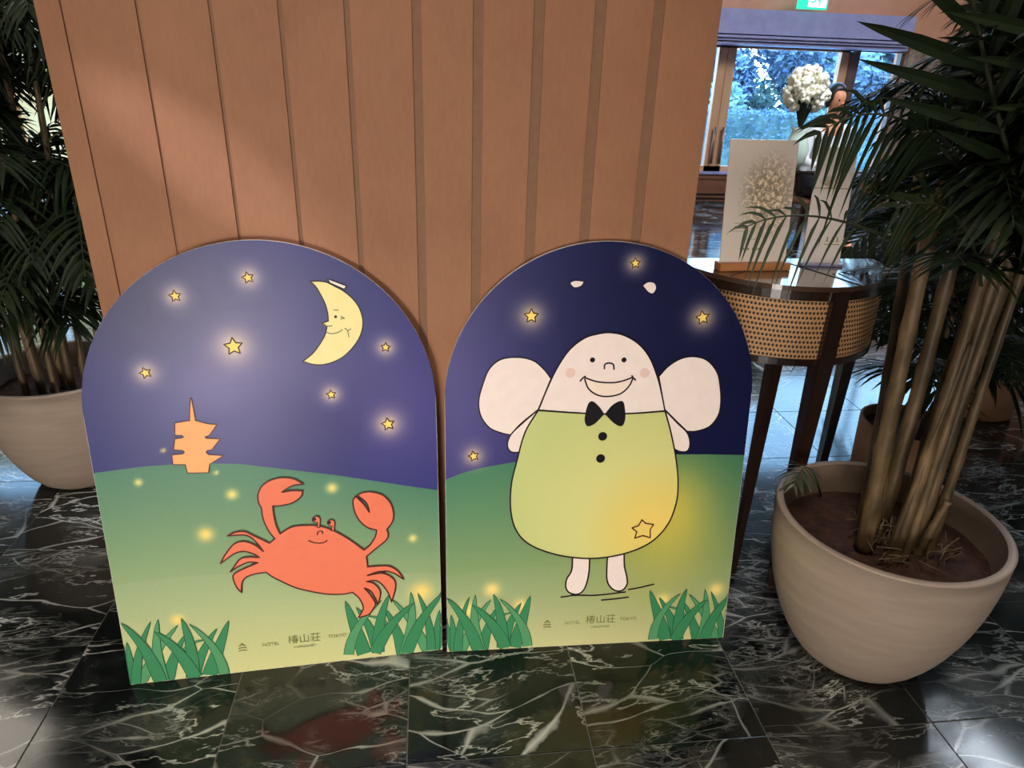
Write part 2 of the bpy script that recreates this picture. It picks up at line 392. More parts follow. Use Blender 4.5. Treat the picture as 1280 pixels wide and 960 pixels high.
def lerp_pts(P, u):
    if u <= P[0][0]: return P[0][1]
    for a, b in zip(P, P[1:]):
        if u <= b[0]: return a[1]+(b[1]-a[1])*(u-a[0])/(b[0]-a[0])
    return P[-1][1]
def star_pts(c, r, rot): return [(c[0]+(r if k % 2 == 0 else r*.5)*math.cos(rot+math.pi/2+k*math.pi/5), c[1]+(r if k % 2 == 0 else r*.5)*math.sin(rot+math.pi/2+k*math.pi/5)) for k in range(10)]

def cutout_board(A, u, lean, W, label, hill, skyc, hillc, glows, rim):
    H = 1.0; r = W/2; S = H-r; u = Vector(u).normalized(); back = Vector((0, 0, 1)).cross(u)
    up = Vector((0, 0, 1))*math.cos(R(lean))+back*math.sin(R(lean)); n = u.cross(up)
    e = empty('photo_board', A, label, 'display board')
    e.rotation_euler = Matrix((u, up, n)).transposed().to_euler()
    # slab: outline extruded backwards
    N = 72; out = [(0, 0), (W, 0)]+[(r+r*math.cos(math.pi*k/N), S+r*math.sin(math.pi*k/N)) for k in range(N+1)]; T = -.013; m = len(out)
    vs = [(x, y, -.0003) for x, y in out]+[(x, y, T) for x, y in out]
    fs = [tuple(range(m)), tuple(range(m, 2*m))[::-1]]+[(i, i+m, (i+1) % m+m, (i+1) % m) for i in range(m)]
    link('board_core', vs, fs, FOAM, e, label='white foam core board with rounded top')
    # printed sheet as a fine grid with ink colours; the hill edge runs along grid lines
    NU = 180; nh = 110; ns = 110; vs = []; fs = []; cols = []
    us = [r-(r-.0006)*math.cos(math.pi*i/NU) for i in range(NU+1)]
    for part in (0, 1):
        k0 = len(vs); nn = (nh, ns)[part]
        for x in us:
            top = S+math.sqrt(max(0, r*r-(x-r)**2))-.0004; h = lerp_pts(hill, x*1000)/1000
            lo, hi = (.0006, h) if part == 0 else (h, top)
            for j in range(nn+1):
                y = lo+(hi-lo)*j/nn; vs.append((x, y, 0)); U, V = x*1000, y*1000
                c = hillc(U, V) if part == 0 else skyc(U, V)
                for (cu, cv, s, col, st, pw) in glows:
                    if abs(U-cu) < 3.2*s and abs(V-cv) < 3.2*s: c = mixc(c, col, st*math.exp(-((((U-cu)**2+(V-cv)**2)/(2*s*s))**pw)))
                cols.append(c)
        for i in range(NU):
            for j in range(nn):
                a = k0+i*(nn+1)+j; fs.append((a, a+nn+1, a+nn+2, a+1))
    o = link('printed_sheet', vs, fs, INKBG, e, label='printed night sky over a green hill')
    at = o.data.color_attributes.new('ink', 'FLOAT_COLOR', 'POINT'); flat = []
    for c in cols: flat += [*srgb(*c)[:3], 1]
    at.data.foreach_set('color', flat)
    return e
def stars(e, lst, rots):
    for (c, r), rot in zip(lst, rots):
        q = star_pts(c, r, rot); s = poly('printed_star', [(*p, 1) for p in q], .0010, INKSTAR, e)
        stroke('star_outline', [[(*p, 1) for p in q]], 1.6+r*.06, .0014, INKCL, s, True)
def grass(e, blades, rnd, W=716):
    holder = None
    order = list(range(len(blades))); order = [11, 10, 12, 4, 9, 8, 7, 3, 2, 1, 6, 5, 0]
    for q, k in enumerate(order):
        tip, mid, base, w = blades[k]; L = []; Rr = []
        w *= 1.7
        for i in range(13):
            t = i/12; a = (1-t)**2; b = 2*t*(1-t); c = t*t
            x = tip[0]*a+mid[0]*b+base[0]*c; y = max(2, tip[1]*a+mid[1]*b+base[1]*c)
            dx = 2*(1-t)*(mid[0]-tip[0])+2*t*(base[0]-mid[0]); dy = 2*(1-t)*(mid[1]-tip[1])+2*t*(base[1]-mid[1]); l = math.hypot(dx, dy) or 1
            ww = w/2*min(1, t**.62*1.15)
            if base[1]-.001 > 30: ww *= 1-t*.8
            cl = lambda v: max(1.0, min(W-1.5, v))
            L.append((cl(x-dy/l*ww), max(1.2, y+dx/l*ww), 1)); Rr.append((cl(x+dy/l*ww), max(1.2, y-dx/l*ww), 1))
        z = .0011+q*.00016
        g = G(); n = 13
        g.add([(p[0]/1000, p[1]/1000, z) for p in L]+[(p[0]/1000, p[1]/1000, z) for p in Rr], [(i, i+1, n+i+1, n+i) for i in range(n-1)])
        bl = g.build('printed_grass_blade', INKGR2 if k in (7, 3, 2, 12) else INKGR, e)
        g = G()
        for sd in (L, Rr): stroke_g(g, [Vector(p[:2]) for p in sd], 1.5, z+.00008, False, raw=True)
        g.build('blade_edge', INKGD, bl)
def text_mesh(body, size, xform, mat, parent, name, label, align='CENTER', extr=0):
    c = bpy.data.curves.new(name, 'FONT'); c.body = body; c.size = size; c.align_x = align; c.align_y = 'CENTER'
    o = bpy.data.objects.new(name, c); COL.objects.link(o)
    me = bpy.data.meshes.new_from_object(o.evaluated_get(bpy.context.evaluated_depsgraph_get()))
    bpy.data.objects.remove(o); bpy.data.curves.remove(c)
    me.transform(xform); me.materials.clear(); me.materials.append(mat)
    t = bpy.data.objects.new(name, me); COL.objects.link(t); t.parent = parent; t['label'] = label; return t
def hotel_line(e, T, z=.0012):
    logo, hot, kan, tok = T[0], T[1], T[3], T[4]
    g = G(); x, y = logo[0], logo[1]
    for k, (dy, w) in enumerate(((3, 15), (-4, 19), (-11, 19))):
        stroke_g(g, [Vector((x-w/2, y+dy-(1 if k == 0 else 0))), Vector((x, y+dy+(3 if k == 0 else 1.6))), Vector((x+w/2, y+dy-(1 if k == 0 else 0)))], 2.6, z, False, raw=True)
    g.add([((x-4)/1000, (y+5)/1000, z), ((x+4)/1000, (y+5)/1000, z), (x/1000, (y+11)/1000, z)], [(0, 1, 2)])
    g.build('emblem', INKTXT, e, label='small emblem of three stacked strokes')
    cx = (T[2][0]+T[3][0])/2
    def X(px, py): return Matrix.Translation((px/1000, py/1000, z))
    text_mesh('椿山荘', .0255, X(cx, logo[1]+3), INKTXT, e, 'lettering', 'olive lettering 椿山荘')
    text_mesh('HOTEL', .0125, X((T[1][0]+T[2][0])/2-6, logo[1]-2), INKTXT, e, 'lettering', 'olive lettering HOTEL')
    text_mesh('TOKYO', .0125, X(T[3][0]+33, logo[1]+2), INKTXT, e, 'lettering', 'olive lettering TOKYO')
    text_mesh('CHINZANSO', .0085, X(cx, logo[1]-17), INKTXT, e, 'lettering', 'tiny olive lettering CHINZANSO')

# artwork outlines in board millimetres
ART_L= {'crab': [[359.9, 353.6, 1], [380.2, 366.0], [401.6, 370.1], [429.8, 368.4], [450.8, 363.6], [471.6, 353.6], [495.8, 337.0], [520.1, 316.0], [540.9, 295.2, 1], [556.4, 308.4], [568.4, 328.2], [572.1, 343.6, 1], [551.3, 352.6], [534.1, 372.6], [524.7, 397.8], [523.5, 422.2], [530.1, 431.7, 1], [547.0, 410.1], [558.6, 388.9, 1], [552.6, 413.7], [533.9, 434.2, 1], [548.6, 440.2], [570.1, 438.5], [591.4, 428.8], [606.9, 407.2], [612.1, 382.2], [608.7, 361.9], [594.9, 342.4, 1], [598.1, 329.6], [591.9, 315.5], [570.7, 298.6], [545.6, 277.8, 1], [546.7, 262.8], [546.8, 250.9, 1], [575.9, 250.4], [598.3, 246.8], [616.5, 232.0], [629.0, 208.9, 1], [608.7, 226.3], [590.2, 234.8], [567.7, 235.0], [544.1, 228.0, 1], [567.5, 230.7], [586.2, 228.7], [604.4, 213.7], [609.2, 191.4], [598.0, 150.7, 1], [591.4, 175.8], [577.4, 201.4], [562.9, 213.0], [542.2, 212.6, 1], [558.7, 205.6], [572.2, 186.7], [572.1, 169.1], [565.4, 146.9, 1], [560.6, 166.0], [550.3, 186.9], [536.5, 196.3, 1], [549.7, 176.0], [560.0, 152.8], [555.5, 140.0], [543.3, 123.7], [518.3, 117.7, 1], [528.7, 134.3], [531.3, 147.3], [523.1, 170.3], [509.1, 187.2, 1], [486.6, 185.3], [453.5, 189.0], [417.6, 199.5], [382.4, 214.1], [351.7, 234.5], [334.9, 246.8], [321.9, 259.9, 1], [300.6, 258.8], [279.0, 252.8], [267.9, 239.3], [264.1, 214.5, 1], [255.6, 228.1], [249.9, 251.7], [253.9, 263.7], [274.1, 274.0], [306.7, 286.4, 1], [286.0, 289.3], [264.3, 281.2], [245.0, 268.8, 1], [253.8, 280.3], [269.6, 299.2], [287.2, 302.3], [311.3, 299.1, 1], [298.3, 309.4], [278.3, 317.5], [257.1, 312.7], [226.7, 292.1, 1], [240.0, 314.4], [259.5, 336.8], [277.2, 342.4], [294.0, 337.5], [307.0, 328.2], [321.3, 312.5, 1], [310.9, 331.9], [298.6, 349.2], [282.2, 358.0], [248.0, 358.8, 1], [265.9, 366.3], [286.4, 365.6], [305.8, 352.6], [335.3, 332.8, 1], [347.4, 342.6, 1], [334.8, 366.0], [327.0, 394.7], [325.8, 420.6, 1], [321.0, 434.8], [322.1, 454.2], [332.3, 472.8], [352.1, 484.8], [376.3, 488.8], [400.0, 484.0], [419.7, 470.0, 1], [395.3, 468.0], [371.7, 454.2, 1], [394.4, 456.3], [416.8, 454.5, 1], [410.4, 439.3], [392.0, 426.9], [370.9, 422.8], [350.1, 422.5, 1], [350.3, 404.7], [353.1, 376.4]], 'crab_stalk1': [[440.7, 362.5, 1], [442.3, 374.6], [433.9, 376.5], [431.4, 381.6], [434.8, 388.6], [441.9, 390.0], [448.6, 384.1], [446.4, 362.0, 1]], 'crab_stalk2': [[471.5, 351.6, 1], [472.9, 362.5], [465.9, 365.6], [463.8, 371.4], [466.7, 377.7], [473.2, 378.7], [480.0, 373.3], [477.5, 351.0, 1]], 'crab_pupil': [[436.2, 383.6], [467.5, 372.7]], 'crab_nose': [[440.4, 343.3], [441.3, 350.2], [446.5, 353.0], [452.0, 350.5], [452.4, 345.1]], 'crab_smile': [[419.3, 331.8], [430.2, 325.4], [444.4, 322.4], [455.3, 324.2], [461.0, 329.1]], 'moon': [[466.3, 916.2, 1], [482.7, 916.5], [498.9, 913.4], [514.8, 904.6], [530.9, 895.1], [549.4, 877.5], [562.2, 855.5], [566.9, 827.5], [559.1, 798.2], [540.5, 772.0], [516.5, 751.9], [487.4, 741.0], [462.0, 740.5], [438.7, 748.4, 1], [461.0, 766.0], [477.9, 787.6], [487.4, 803.5], [491.6, 816.6], [492.8, 821.9, 1], [484.4, 829.1, 1], [496.3, 833.1, 1], [496.1, 850.0], [491.9, 870.3], [483.6, 890.5], [476.4, 904.8]], 'moon_smile': [[490.6, 809.9], [500.2, 806.1], [511.5, 807.5], [520.2, 811.3], [523.8, 814.7]], 'moon_nose': [[485.4, 827.6], [492.8, 822.4], [504.1, 823.0]], 'moon_brow': [[508.4, 856.0], [518.7, 855.7]], 'moon_wink': [[521.5, 842.9], [529.6, 836.8]], 'moon_wink2': [[521.7, 836.2], [529.2, 839.8]], 'moon_eye': [[511.7, 841.7]], 'moon_cheek': [[528.4, 816.9], [533.8, 812.4], [536.3, 797.5]], 'moon_cheek2': [[534.3, 810.9], [541.6, 815.1]], 'moon_hat': [[495.1, 918.5, 1], [500.2, 932.5], [508.5, 933.8], [532.6, 923.5], [539.0, 914.9], [535.5, 902.2, 1], [542.2, 899.2, 1], [517.7, 906.8, 1]], 'moon_band': [[502.6, 919.0, 1], [535.9, 905.0, 1], [532.6, 900.2, 1], [505.5, 913.3, 1]], 'pagoda': [[208.5, 679.6, 1], [204.4, 655.2, 1], [201.1, 630.6, 1], [171.7, 626.8, 1], [168.5, 599.7, 1], [181.8, 598.4, 1], [185.6, 595.3, 1], [181.2, 592.8, 1], [167.5, 591.7, 1], [162.1, 567.3, 1], [180.3, 564.7, 1], [182.7, 560.3, 1], [179.4, 557.1, 1], [157.0, 556.3, 1], [156.8, 534.2, 1], [181.4, 531.9, 1], [182.9, 513.0, 1], [225.5, 510.5, 1], [230.1, 529.9, 1], [259.9, 548.0, 1], [230.0, 552.0, 1], [225.6, 557.4, 1], [228.5, 561.5, 1], [237.4, 562.3, 1], [257.5, 586.1, 1], [229.1, 589.0, 1], [227.5, 592.7, 1], [236.0, 595.0, 1], [254.2, 618.6, 1], [235.2, 621.7], [212.6, 629.9, 1], [211.7, 654.8, 1], [210.2, 679.5, 1]], 'hill': [[-26.2, 519.2], [5.4, 525.9], [99.4, 533.6], [194.4, 534.2], [290.8, 525.6], [388.8, 505.5], [489.8, 484.7], [593.9, 459.4], [665.3, 442.0], [730.8, 426.9]], 'stars': [[345.4, 925.8], [204.2, 891.8], [303.8, 785.4], [129.2, 736.7], [611.4, 772.5], [491.7, 672.8], [608.9, 598.5]], 'dots': [[141.3, 566.9], [240.0, 508.8], [83.7, 498.2], [267.3, 455.8], [479.2, 454.5], [203.0, 364.8], [653.6, 312.7], [669.7, 168.0], [120.3, 157.2]], 'text': [[251.3, 70.2], [294.0, 69.0], [348.1, 70.7], [434.1, 70.7], [489.5, 65.8], [364.7, 50.9], [421.7, 52.3]]}
ART_R= {'head': [[209.6, 625.5, 1], [227.5, 674.2], [247.5, 720.6], [274.5, 764.0], [306.6, 790.1], [334.7, 799.5], [363.2, 802.8], [397.1, 795.9], [432.3, 775.0], [458.9, 743.1], [479.5, 698.4], [492.6, 658.0], [503.2, 618.5, 1], [433.4, 614.6], [359.0, 614.4], [285.1, 618.7]], 'body': [[209.5, 626.2, 1], [180.6, 573.3], [163.6, 505.4], [151.6, 446.1], [150.8, 385.1], [163.0, 332.9], [192.4, 293.9], [245.3, 266.1], [304.5, 250.6], [363.8, 245.9], [432.6, 256.1], [494.5, 283.9], [532.9, 329.8], [549.8, 388.5], [549.0, 444.7], [537.9, 506.1], [521.4, 566.3], [503.2, 619.3, 1], [432.5, 614.8], [357.8, 614.1], [283.6, 619.2]], 'wing1': [[236.3, 698.7, 1], [218.9, 720.9], [194.7, 740.5], [161.5, 748.0], [124.1, 743.6], [98.6, 722.2], [84.8, 688.3], [75.5, 649.2], [80.4, 614.2], [99.6, 586.1], [126.2, 572.9], [148.0, 567.3, 1], [169.3, 592.4], [209.6, 627.1, 1]], 'wing2': [[482.8, 700.8, 1], [504.5, 725.5], [532.7, 742.5], [562.1, 746.2], [592.8, 737.0], [618.1, 709.4], [629.0, 676.4], [634.8, 635.4], [631.4, 604.4], [613.4, 578.6], [583.7, 567.7], [560.7, 567.6, 1], [530.3, 595.9], [502.9, 622.1, 1]], 'arm1': [[207.2, 624.6, 1], [174.1, 594.8], [148.0, 567.3], [141.1, 541.8], [151.1, 526.0], [173.1, 525.5, 1]], 'arm2': [[504.6, 619.5, 1], [536.0, 588.0], [561.0, 563.9], [570.1, 537.3], [565.1, 518.8], [547.1, 518.2], [528.3, 527.7, 1]], 'leg1': [[303.6, 255.5, 1], [302.7, 214.7], [291.5, 190.5], [290.5, 167.7], [300.4, 152.6], [319.4, 147.4], [333.9, 157.2], [342.2, 179.8], [346.2, 212.8], [345.4, 253.8, 1]], 'leg2': [[389.7, 255.9, 1], [390.0, 210.8], [392.7, 181.6], [403.2, 162.2], [419.0, 151.8], [434.0, 154.4], [443.6, 170.8], [441.1, 191.8], [433.6, 221.2], [430.5, 258.3, 1]], 'g1': [[278.5, 141.0], [313.9, 144.3], [359.1, 142.1], [396.7, 143.6], [442.0, 147.7]], 'g2': [[447.3, 153.7], [479.3, 158.9], [513.2, 166.2]], 'g3': [[380.6, 127.4], [412.7, 129.2], [450.6, 132.4]], 'bodystar': [[468.2, 345.4, 1], [478.1, 335.1, 1], [497.7, 331.6, 1], [490.5, 318.7, 1], [492.1, 296.4, 1], [473.0, 303.2, 1], [453.7, 296.7, 1], [457.4, 313.9, 1], [444.8, 324.4, 1], [460.7, 329.8, 1]], 'eyes': [[327.6, 741.3], [399.1, 740.7]], 'cheeks': [[278.9, 712.0], [449.0, 710.2]], 'nose': [[355.7, 719.5], [356.1, 730.3], [365.6, 734.1], [375.5, 730.1], [377.7, 718.3]], 'sm1': [[310.7, 701.3], [340.3, 691.1], [374.5, 688.2], [398.8, 691.9], [423.7, 701.0]], 'sm2': [[311.8, 697.9], [321.6, 675.4], [341.9, 660.2], [366.6, 655.8], [395.7, 661.9], [414.3, 679.2], [422.8, 699.0]], 't1': [[301.5, 692.1], [308.3, 700.4], [314.4, 704.2]], 't2': [[419.0, 705.0], [422.8, 699.0], [429.6, 693.0]], 'bow1': [[361.5, 614.3, 1], [348.2, 632.3], [332.8, 645.2], [323.3, 640.3], [317.9, 620.2], [316.4, 599.8], [323.4, 585.8], [340.4, 591.7]], 'bow2': [[362.5, 614.3, 1], [377.6, 634.4], [394.3, 644.3], [404.3, 641.6], [409.7, 618.6], [410.5, 598.1], [402.9, 584.3], [385.0, 591.9]], 'buttons': [[360.4, 560.3], [358.3, 505.8]], 'ant1': [[269.8, 910.9], [280.9, 917.5], [302.8, 915.6, 1], [296.0, 904.3], [280.6, 900.2]], 'ant2': [[429.1, 906.2, 1], [442.2, 915.0], [456.7, 913.0], [462.9, 901.1], [455.9, 888.1], [444.0, 890.7]], 'hill': [[-1.2, 460.5], [35.3, 475.3], [81.0, 487.9], [154.5, 499.8], [265.7, 508.8], [378.6, 510.0], [493.1, 511.2], [609.7, 508.4], [738.4, 503.2]], 'stars': [[411.5, 954.0], [188.7, 839.5], [572.5, 835.2], [64.5, 517.7]], 'dots': [[109.5, 170.0], [180.6, 122.0], [539.6, 119.3], [674.4, 142.4], [51.4, 115.3]], 'glow': [[527.7, 319.3]], 'text': [[247.6, 68.4], [289.9, 66.1], [344.5, 67.7], [419.7, 70.5], [475.9, 60.4], [353.4, 51.0], [412.6, 52.3]]}
GRASS= {'L1': [[[3.8, 164.6], [53.5, 97.8], [66.8, -7.1], 17.0], [[64.2, 160.5], [22.9, 85.3], [12.8, 0.7], 12.3], [[80.5, 165.0], [59.2, 80.4], [71.8, -9.6], 16.4], [[120.3, 145.4], [59.2, 80.4], [21.7, -2.3], 13.7], [[133.2, 119.1], [93.4, 55.7], [76.9, -12.1], 16.4], [[68.9, 135.4], [120.8, 82.3], [143.1, -6.0], 17.0], [[128.8, 160.8], [148.4, 88.8], [135.0, -4.9], 17.0], [[144.1, 144.1], [206.7, 74.4], [204.7, -11.4], 13.7], [[201.2, 125.5], [156.9, 67.4], [135.0, -4.9], 15.0], [[228.9, 143.7], [198.3, 72.1], [167.5, -9.5], 19.1], [[8.4, 113.6], [9.0, 60.4], [3.4, 0.3], 12.3], [[-8.3, 105.9], [-5.7, 49.1], [0.8, 0.7], 10.9], [[173.9, 98.9], [122.7, 98.8], [111.1, 46.5], 8.2]], 'L2': [[[725.5, 164.4], [661.0, 103.7], [629.6, 3.4], 17.0], [[660.2, 165.9], [691.4, 88.0], [687.8, 3.9], 12.3], [[643.9, 171.8], [652.1, 87.4], [623.9, 1.7], 16.4], [[599.5, 156.5], [652.1, 87.4], [677.7, 2.2], 13.7], [[582.0, 132.4], [612.4, 67.2], [618.2, -0.0], 16.4], [[651.1, 141.9], [588.7, 95.9], [551.8, 14.2], 17.0], [[593.3, 172.0], [561.7, 105.0], [560.1, 14.3], 17.0], [[575.0, 157.5], [501.5, 97.5], [490.1, 16.9], 13.7], [[515.0, 145.0], [549.8, 85.6], [560.1, 14.3], 15.0], [[490.7, 164.7], [509.4, 94.4], [526.9, 14.0], 19.1], [[711.8, 114.4], [702.1, 62.1], [697.7, 2.3], 12.3], [[728.5, 105.0], [716.0, 49.1], [700.6, 2.4], 10.9], [[537.8, 117.2], [589.4, 111.9], [592.7, 60.5], 8.2]], 'R1': [[[-0.2, 153.2], [52.6, 94.8], [76.7, -0.8], 17.0], [[55.0, 153.4], [26.4, 81.0], [27.2, 2.2], 12.3], [[69.1, 158.7], [59.7, 79.2], [81.5, -2.7], 16.4], [[107.0, 143.3], [59.7, 79.2], [35.6, 0.1], 13.7], [[121.6, 120.0], [93.3, 58.9], [86.4, -4.5], 16.4], [[62.0, 130.6], [114.7, 85.3], [144.7, 6.1], 17.0], [[112.8, 158.0], [138.6, 93.2], [137.4, 6.5], 17.0], [[128.4, 143.7], [191.9, 84.2], [199.8, 5.9], 13.7], [[181.3, 130.5], [148.5, 74.3], [137.4, 6.5], 15.0], [[203.7, 148.9], [184.7, 81.5], [166.7, 4.7], 19.1], [[10.0, 106.2], [16.7, 57.1], [18.7, 1.2], 12.3], [[-4.3, 97.9], [4.7, 45.5], [16.3, 1.3], 10.9], [[160.1, 104.2], [114.6, 100.6], [110.2, 51.7], 8.2]], 'R2': [[[721.2, 132.6], [669.1, 78.9], [652.4, -15.2], 17.0], [[660.6, 138.6], [699.2, 61.9], [706.2, -18.4], 12.3], [[644.7, 145.4], [662.9, 63.8], [647.4, -16.5], 16.4], [[605.3, 133.9], [662.9, 63.8], [697.2, -19.5], 13.7], [[592.0, 111.9], [628.5, 47.2], [642.3, -17.8], 16.4], [[655.1, 116.2], [602.8, 76.3], [578.7, 0.2], 17.0], [[597.6, 149.2], [576.4, 86.9], [586.4, -0.3], 17.0], [[582.3, 136.5], [521.1, 83.7], [520.5, 6.7], 13.7], [[527.7, 128.7], [567.8, 69.0], [586.4, -0.3], 15.0], [[502.4, 149.4], [528.9, 80.3], [555.4, 1.5], 19.1], [[714.7, 85.7], [712.2, 36.3], [715.6, -20.6], 12.3], [[731.3, 75.6], [726.7, 23.0], [718.3, -20.7], 10.9], [[552.6, 100.3], [601.4, 91.6], [611.0, 41.9], 8.2]]}

# ================================================================== LEFT BOARD: moon, pagoda, crab
def skyL(u, v):
    c = mixc((36, 40, 112), (50, 54, 124), (u-120)/620)
    c = mixc(c, (22, 26, 86), .8*ga(u, v, 150, 880, 110, 90))
    c = mixc(c, (140, 132, 180), .7*ga(u, v, 300, 705, 120, 80))  # lilac centre: printed gradient, with soft glare painted into the ink
    c = mixc(c, (98, 86, 150), .6*ga(u, v, 640, 640, 110, 130))
    c = mixc(c, (82, 76, 140), .5*ga(u, v, 330, 830, 90, 120))
    return mixc(c, (38, 34, 104), .6*ga(u, v, 430, 600, 80, 90))
def hillL(u, v):
    t = v/lerp_pts(ART_L['hill'], u); return mixc(mixc((218, 216, 158), (156, 180, 134), t/.5) if t < .5 else mixc((150, 176, 126), (82, 134, 108), (t-.5)/.5), (210, 214, 132), .25*ga(u, v, 360, 60, 200, 80))
S = ART_L['stars']; SR = [12, 12, 19, 12, 10.5, 10.5, 15]
WARM = (255, 226, 170)
glL = [(c[0], c[1], r*1.25, (250, 226, 200), .95, .8) for c, r in zip(S, SR)]
DR = [4, 4, 6.5, 10, 10, 14, 8, 22, 12]
glL += [(c[0], c[1], r*.85, (246, 232, 140) if k < 5 or k == 6 else (252, 226, 130), 1.0, 1.2) for k, (c, r) in enumerate(zip(ART_L['dots'], DR))]
glL += [(150, 60, 14, (250, 205, 140), .8, 1), (60, 90, 30, (235, 215, 140), .4, 1), (615, 30, 14, (244, 225, 150), .7, 1), (560, 50, 14, (244, 225, 150), .7, 1)]
bL = cutout_board((-.7013, 1.2516, 0), (.99764, .06862, 0), 8.0, .716, 'arched display board with crescent moon, pagoda and orange crab, leaning at left', ART_L['hill'], skyL, hillL, glL, None)
stars(bL, list(zip(S, SR)), [.2, .1, .05, .3, -.1, .1, .15])
A = ART_L
def scaled(pts, off):  # crude outward offset for shade layers
    return [(p[0]+off[0], p[1]+off[1])+tuple(p[2:]) for p in pts]
def outlined(name, pts, z, fill, line, w, e, label=None):
    o = poly(name, pts, z, fill, e, label); stroke(name+'_outline', [pts], w, z+.0004, line, o, True); return o
moon = outlined('printed_moon', A['moon'], .0010, INKMOON, INKLINE, 2.4, bL, 'pale yellow crescent moon with a smiling face')
stroke('hat_outline', [A['moon_band']], 5, .0020, INKLINE, moon, True)
poly('hat_band', A['moon_band'], .0022, INKWHITE, moon, 'white hat band')
stroke('moon_face', [A[k] for k in ('moon_smile', 'moon_nose', 'moon_brow', 'moon_wink', 'moon_wink2', 'moon_cheek', 'moon_cheek2')], 2.0, .0018, INKTXT, moon)
g = G(); disc_g(g, A['moon_eye'][0], 3, .0018); g.build('moon_eye', INKLINE, moon)
outlined('printed_pagoda', A['pagoda'], .0012, INKPAG, INKCL, 2.0, bL, 'flat orange pagoda silhouette')
crab = outlined('printed_crab', A['crab'], .0034, INKCRAB, INKCL, 3.4, bL, 'coral orange crab with raised claws')
for k in ('crab_stalk1', 'crab_stalk2'):
    s = outlined('eye_stalk', A[k], .0040, INKCRAB, INKCL, 2.2, crab)
for p in A['crab_pupil']:
    g = G(); disc_g(g, p, 4.5, .0048); g.build('crab_pupil', INKLINE, crab)
stroke('crab_smile', [A['crab_smile'], A['crab_nose']], 2.8, .0042, INKCL, crab)
grass(bL, GRASS['L1'], 1); grass(bL, GRASS['L2'], 2)
hotel_line(bL, A['text'])

# ================================================================== RIGHT BOARD: winged egg-shaped figure
def skyR(u, v):
    c = mixc((58, 58, 124), (14, 18, 62), (u-40)/480+.12*(v-600)/300)
    c = mixc(c, (20, 22, 64), .5*ga(u, v, 470, 860, 160, 120)); return mixc(c, (92, 80, 146), .5*ga(u, v, 60, 620, 80, 120))
def hillR(u, v):
    t = v/lerp_pts(ART_R['hill'], u); c = mixc((212, 210, 152), (142, 168, 120), t/.45) if t < .45 else mixc((138, 166, 112), (72, 130, 98), (t-.45)/.55)
    c = mixc(c, (56, 104, 78), .35*max(0, (u-430)/280)*t)
    return mixc(mixc(c, (228, 206, 84), .95*ga(u, v, 535, 345, 70, 95)), (190, 188, 92), .5*ga(u, v, 520, 250, 130, 110))
B = ART_R; S = B['stars']; SR = [11.5, 16, 16, 12.5]
glR = [(c[0], c[1], r*1.2, (236, 214, 176), .9, .8) for c, r in zip(S, SR)]
glR += [(c[0], c[1], r, (252, 230, 140), 1.0, 1.2) for c, r in zip(B['dots'], [14, 13, 13, 14, 16])]
glR += [(155, 60, 12, (240, 212, 140), .8, 1)]
bR = cutout_board((.0245, 1.2921, 0), (.99993, -.01212, 0), 8.0, .7081, 'arched display board with smiling winged egg-shaped figure, leaning at right', B['hill'], skyR, hillR, glR, None)
stars(bR, list(zip(S, SR)), [.1, .0, .2, .25])
fig = outlined('printed_figure', B['head'], .0030, INKSKIN, INKLINE, 3.4, bR, 'smiling pale rounded head')
for k in ('wing1', 'wing2'): outlined('wing', B[k], .0012, INKSKIN, INKLINE, 3.0, fig, 'rounded pale wing')
for k in ('arm1', 'arm2'): outlined('arm', B[k], .0019, INKSKIN, INKLINE, 3.2, fig)
for k in ('leg1', 'leg2'): outlined('leg', B[k], .0012, INKSKIN, INKLINE, 4.0, fig)
# body: green shirt running to yellow at the lantern star
bm_ = M('ink_shirt', rough=.42, spec=.4); vv = bm_.coords(); dd = bm_.node('ShaderNodeVectorMath', operation='DISTANCE'); dd.inputs[1].default_value = (B['glow'][0][0]/1000-.02, B['glow'][0][1]/1000, 0); bm_.ln(vv, dd.inputs[0])
bm_.color(bm_.ramp(dd.outputs['Value'], [(0.02, srgb(248, 218, 112)), (.09, srgb(236, 216, 118)), (.19, srgb(220, 218, 140)), (.36, srgb(198, 208, 132))]))
body = poly('figure_body', B['body'], .0024, bm_.m, fig, 'pear-shaped green shirt shading to yellow')
stroke('shirt_outline', [B['body']], 3.6, .0034, INKLINE, fig, True)
BL_ = print_mat('ink_blush', srgb(240, 208, 198))
g = G()
for nm_, rr_, zz_, mm_ in (('cheek', 11.5, .0034, BL_), ('eye', 5.8, .0038, INKBLK)):
    for c in B[nm_+'s']:
        g = G(); disc_g(g, c, rr_, zz_); g.build(nm_, mm_, fig)
mouth = poly('mouth', list(B['sm1'])+list(B['sm2'])[::-1][1:-1], .0034, INKTEETH, fig)
stroke('mouth_line', [B['sm1'], B['sm2'], B['t1'], B['t2'], B['nose']], 3.6, .0038, INKLINE, fig)
for k in ('bow1', 'bow2'): poly('bow_tie', B[k], .0042, INKBLK, fig)
for c in B['buttons']:
    g = G(); disc_g(g, c, 10.5, .0042); g.build('shirt_button', INKBLK, fig)
stroke('body_star', [B['bodystar']], 3.0, .0040, INKCL, fig, True, 'outlined star on the shirt')
for k in ('ant1', 'ant2'): outlined('antenna_tip', B[k], .0012, INKSKIN, INKHAT, 4, fig, 'white teardrop antenna tip')
stroke('ground_line', [B['g1'], B['g2'], B['g3']], 3.8, .0010, INKLINE, bR)
grass(bR, GRASS['R1'], 3, 706); grass(bR, GRASS['R2'], 4, 706)
hotel_line(bR, B['text'])

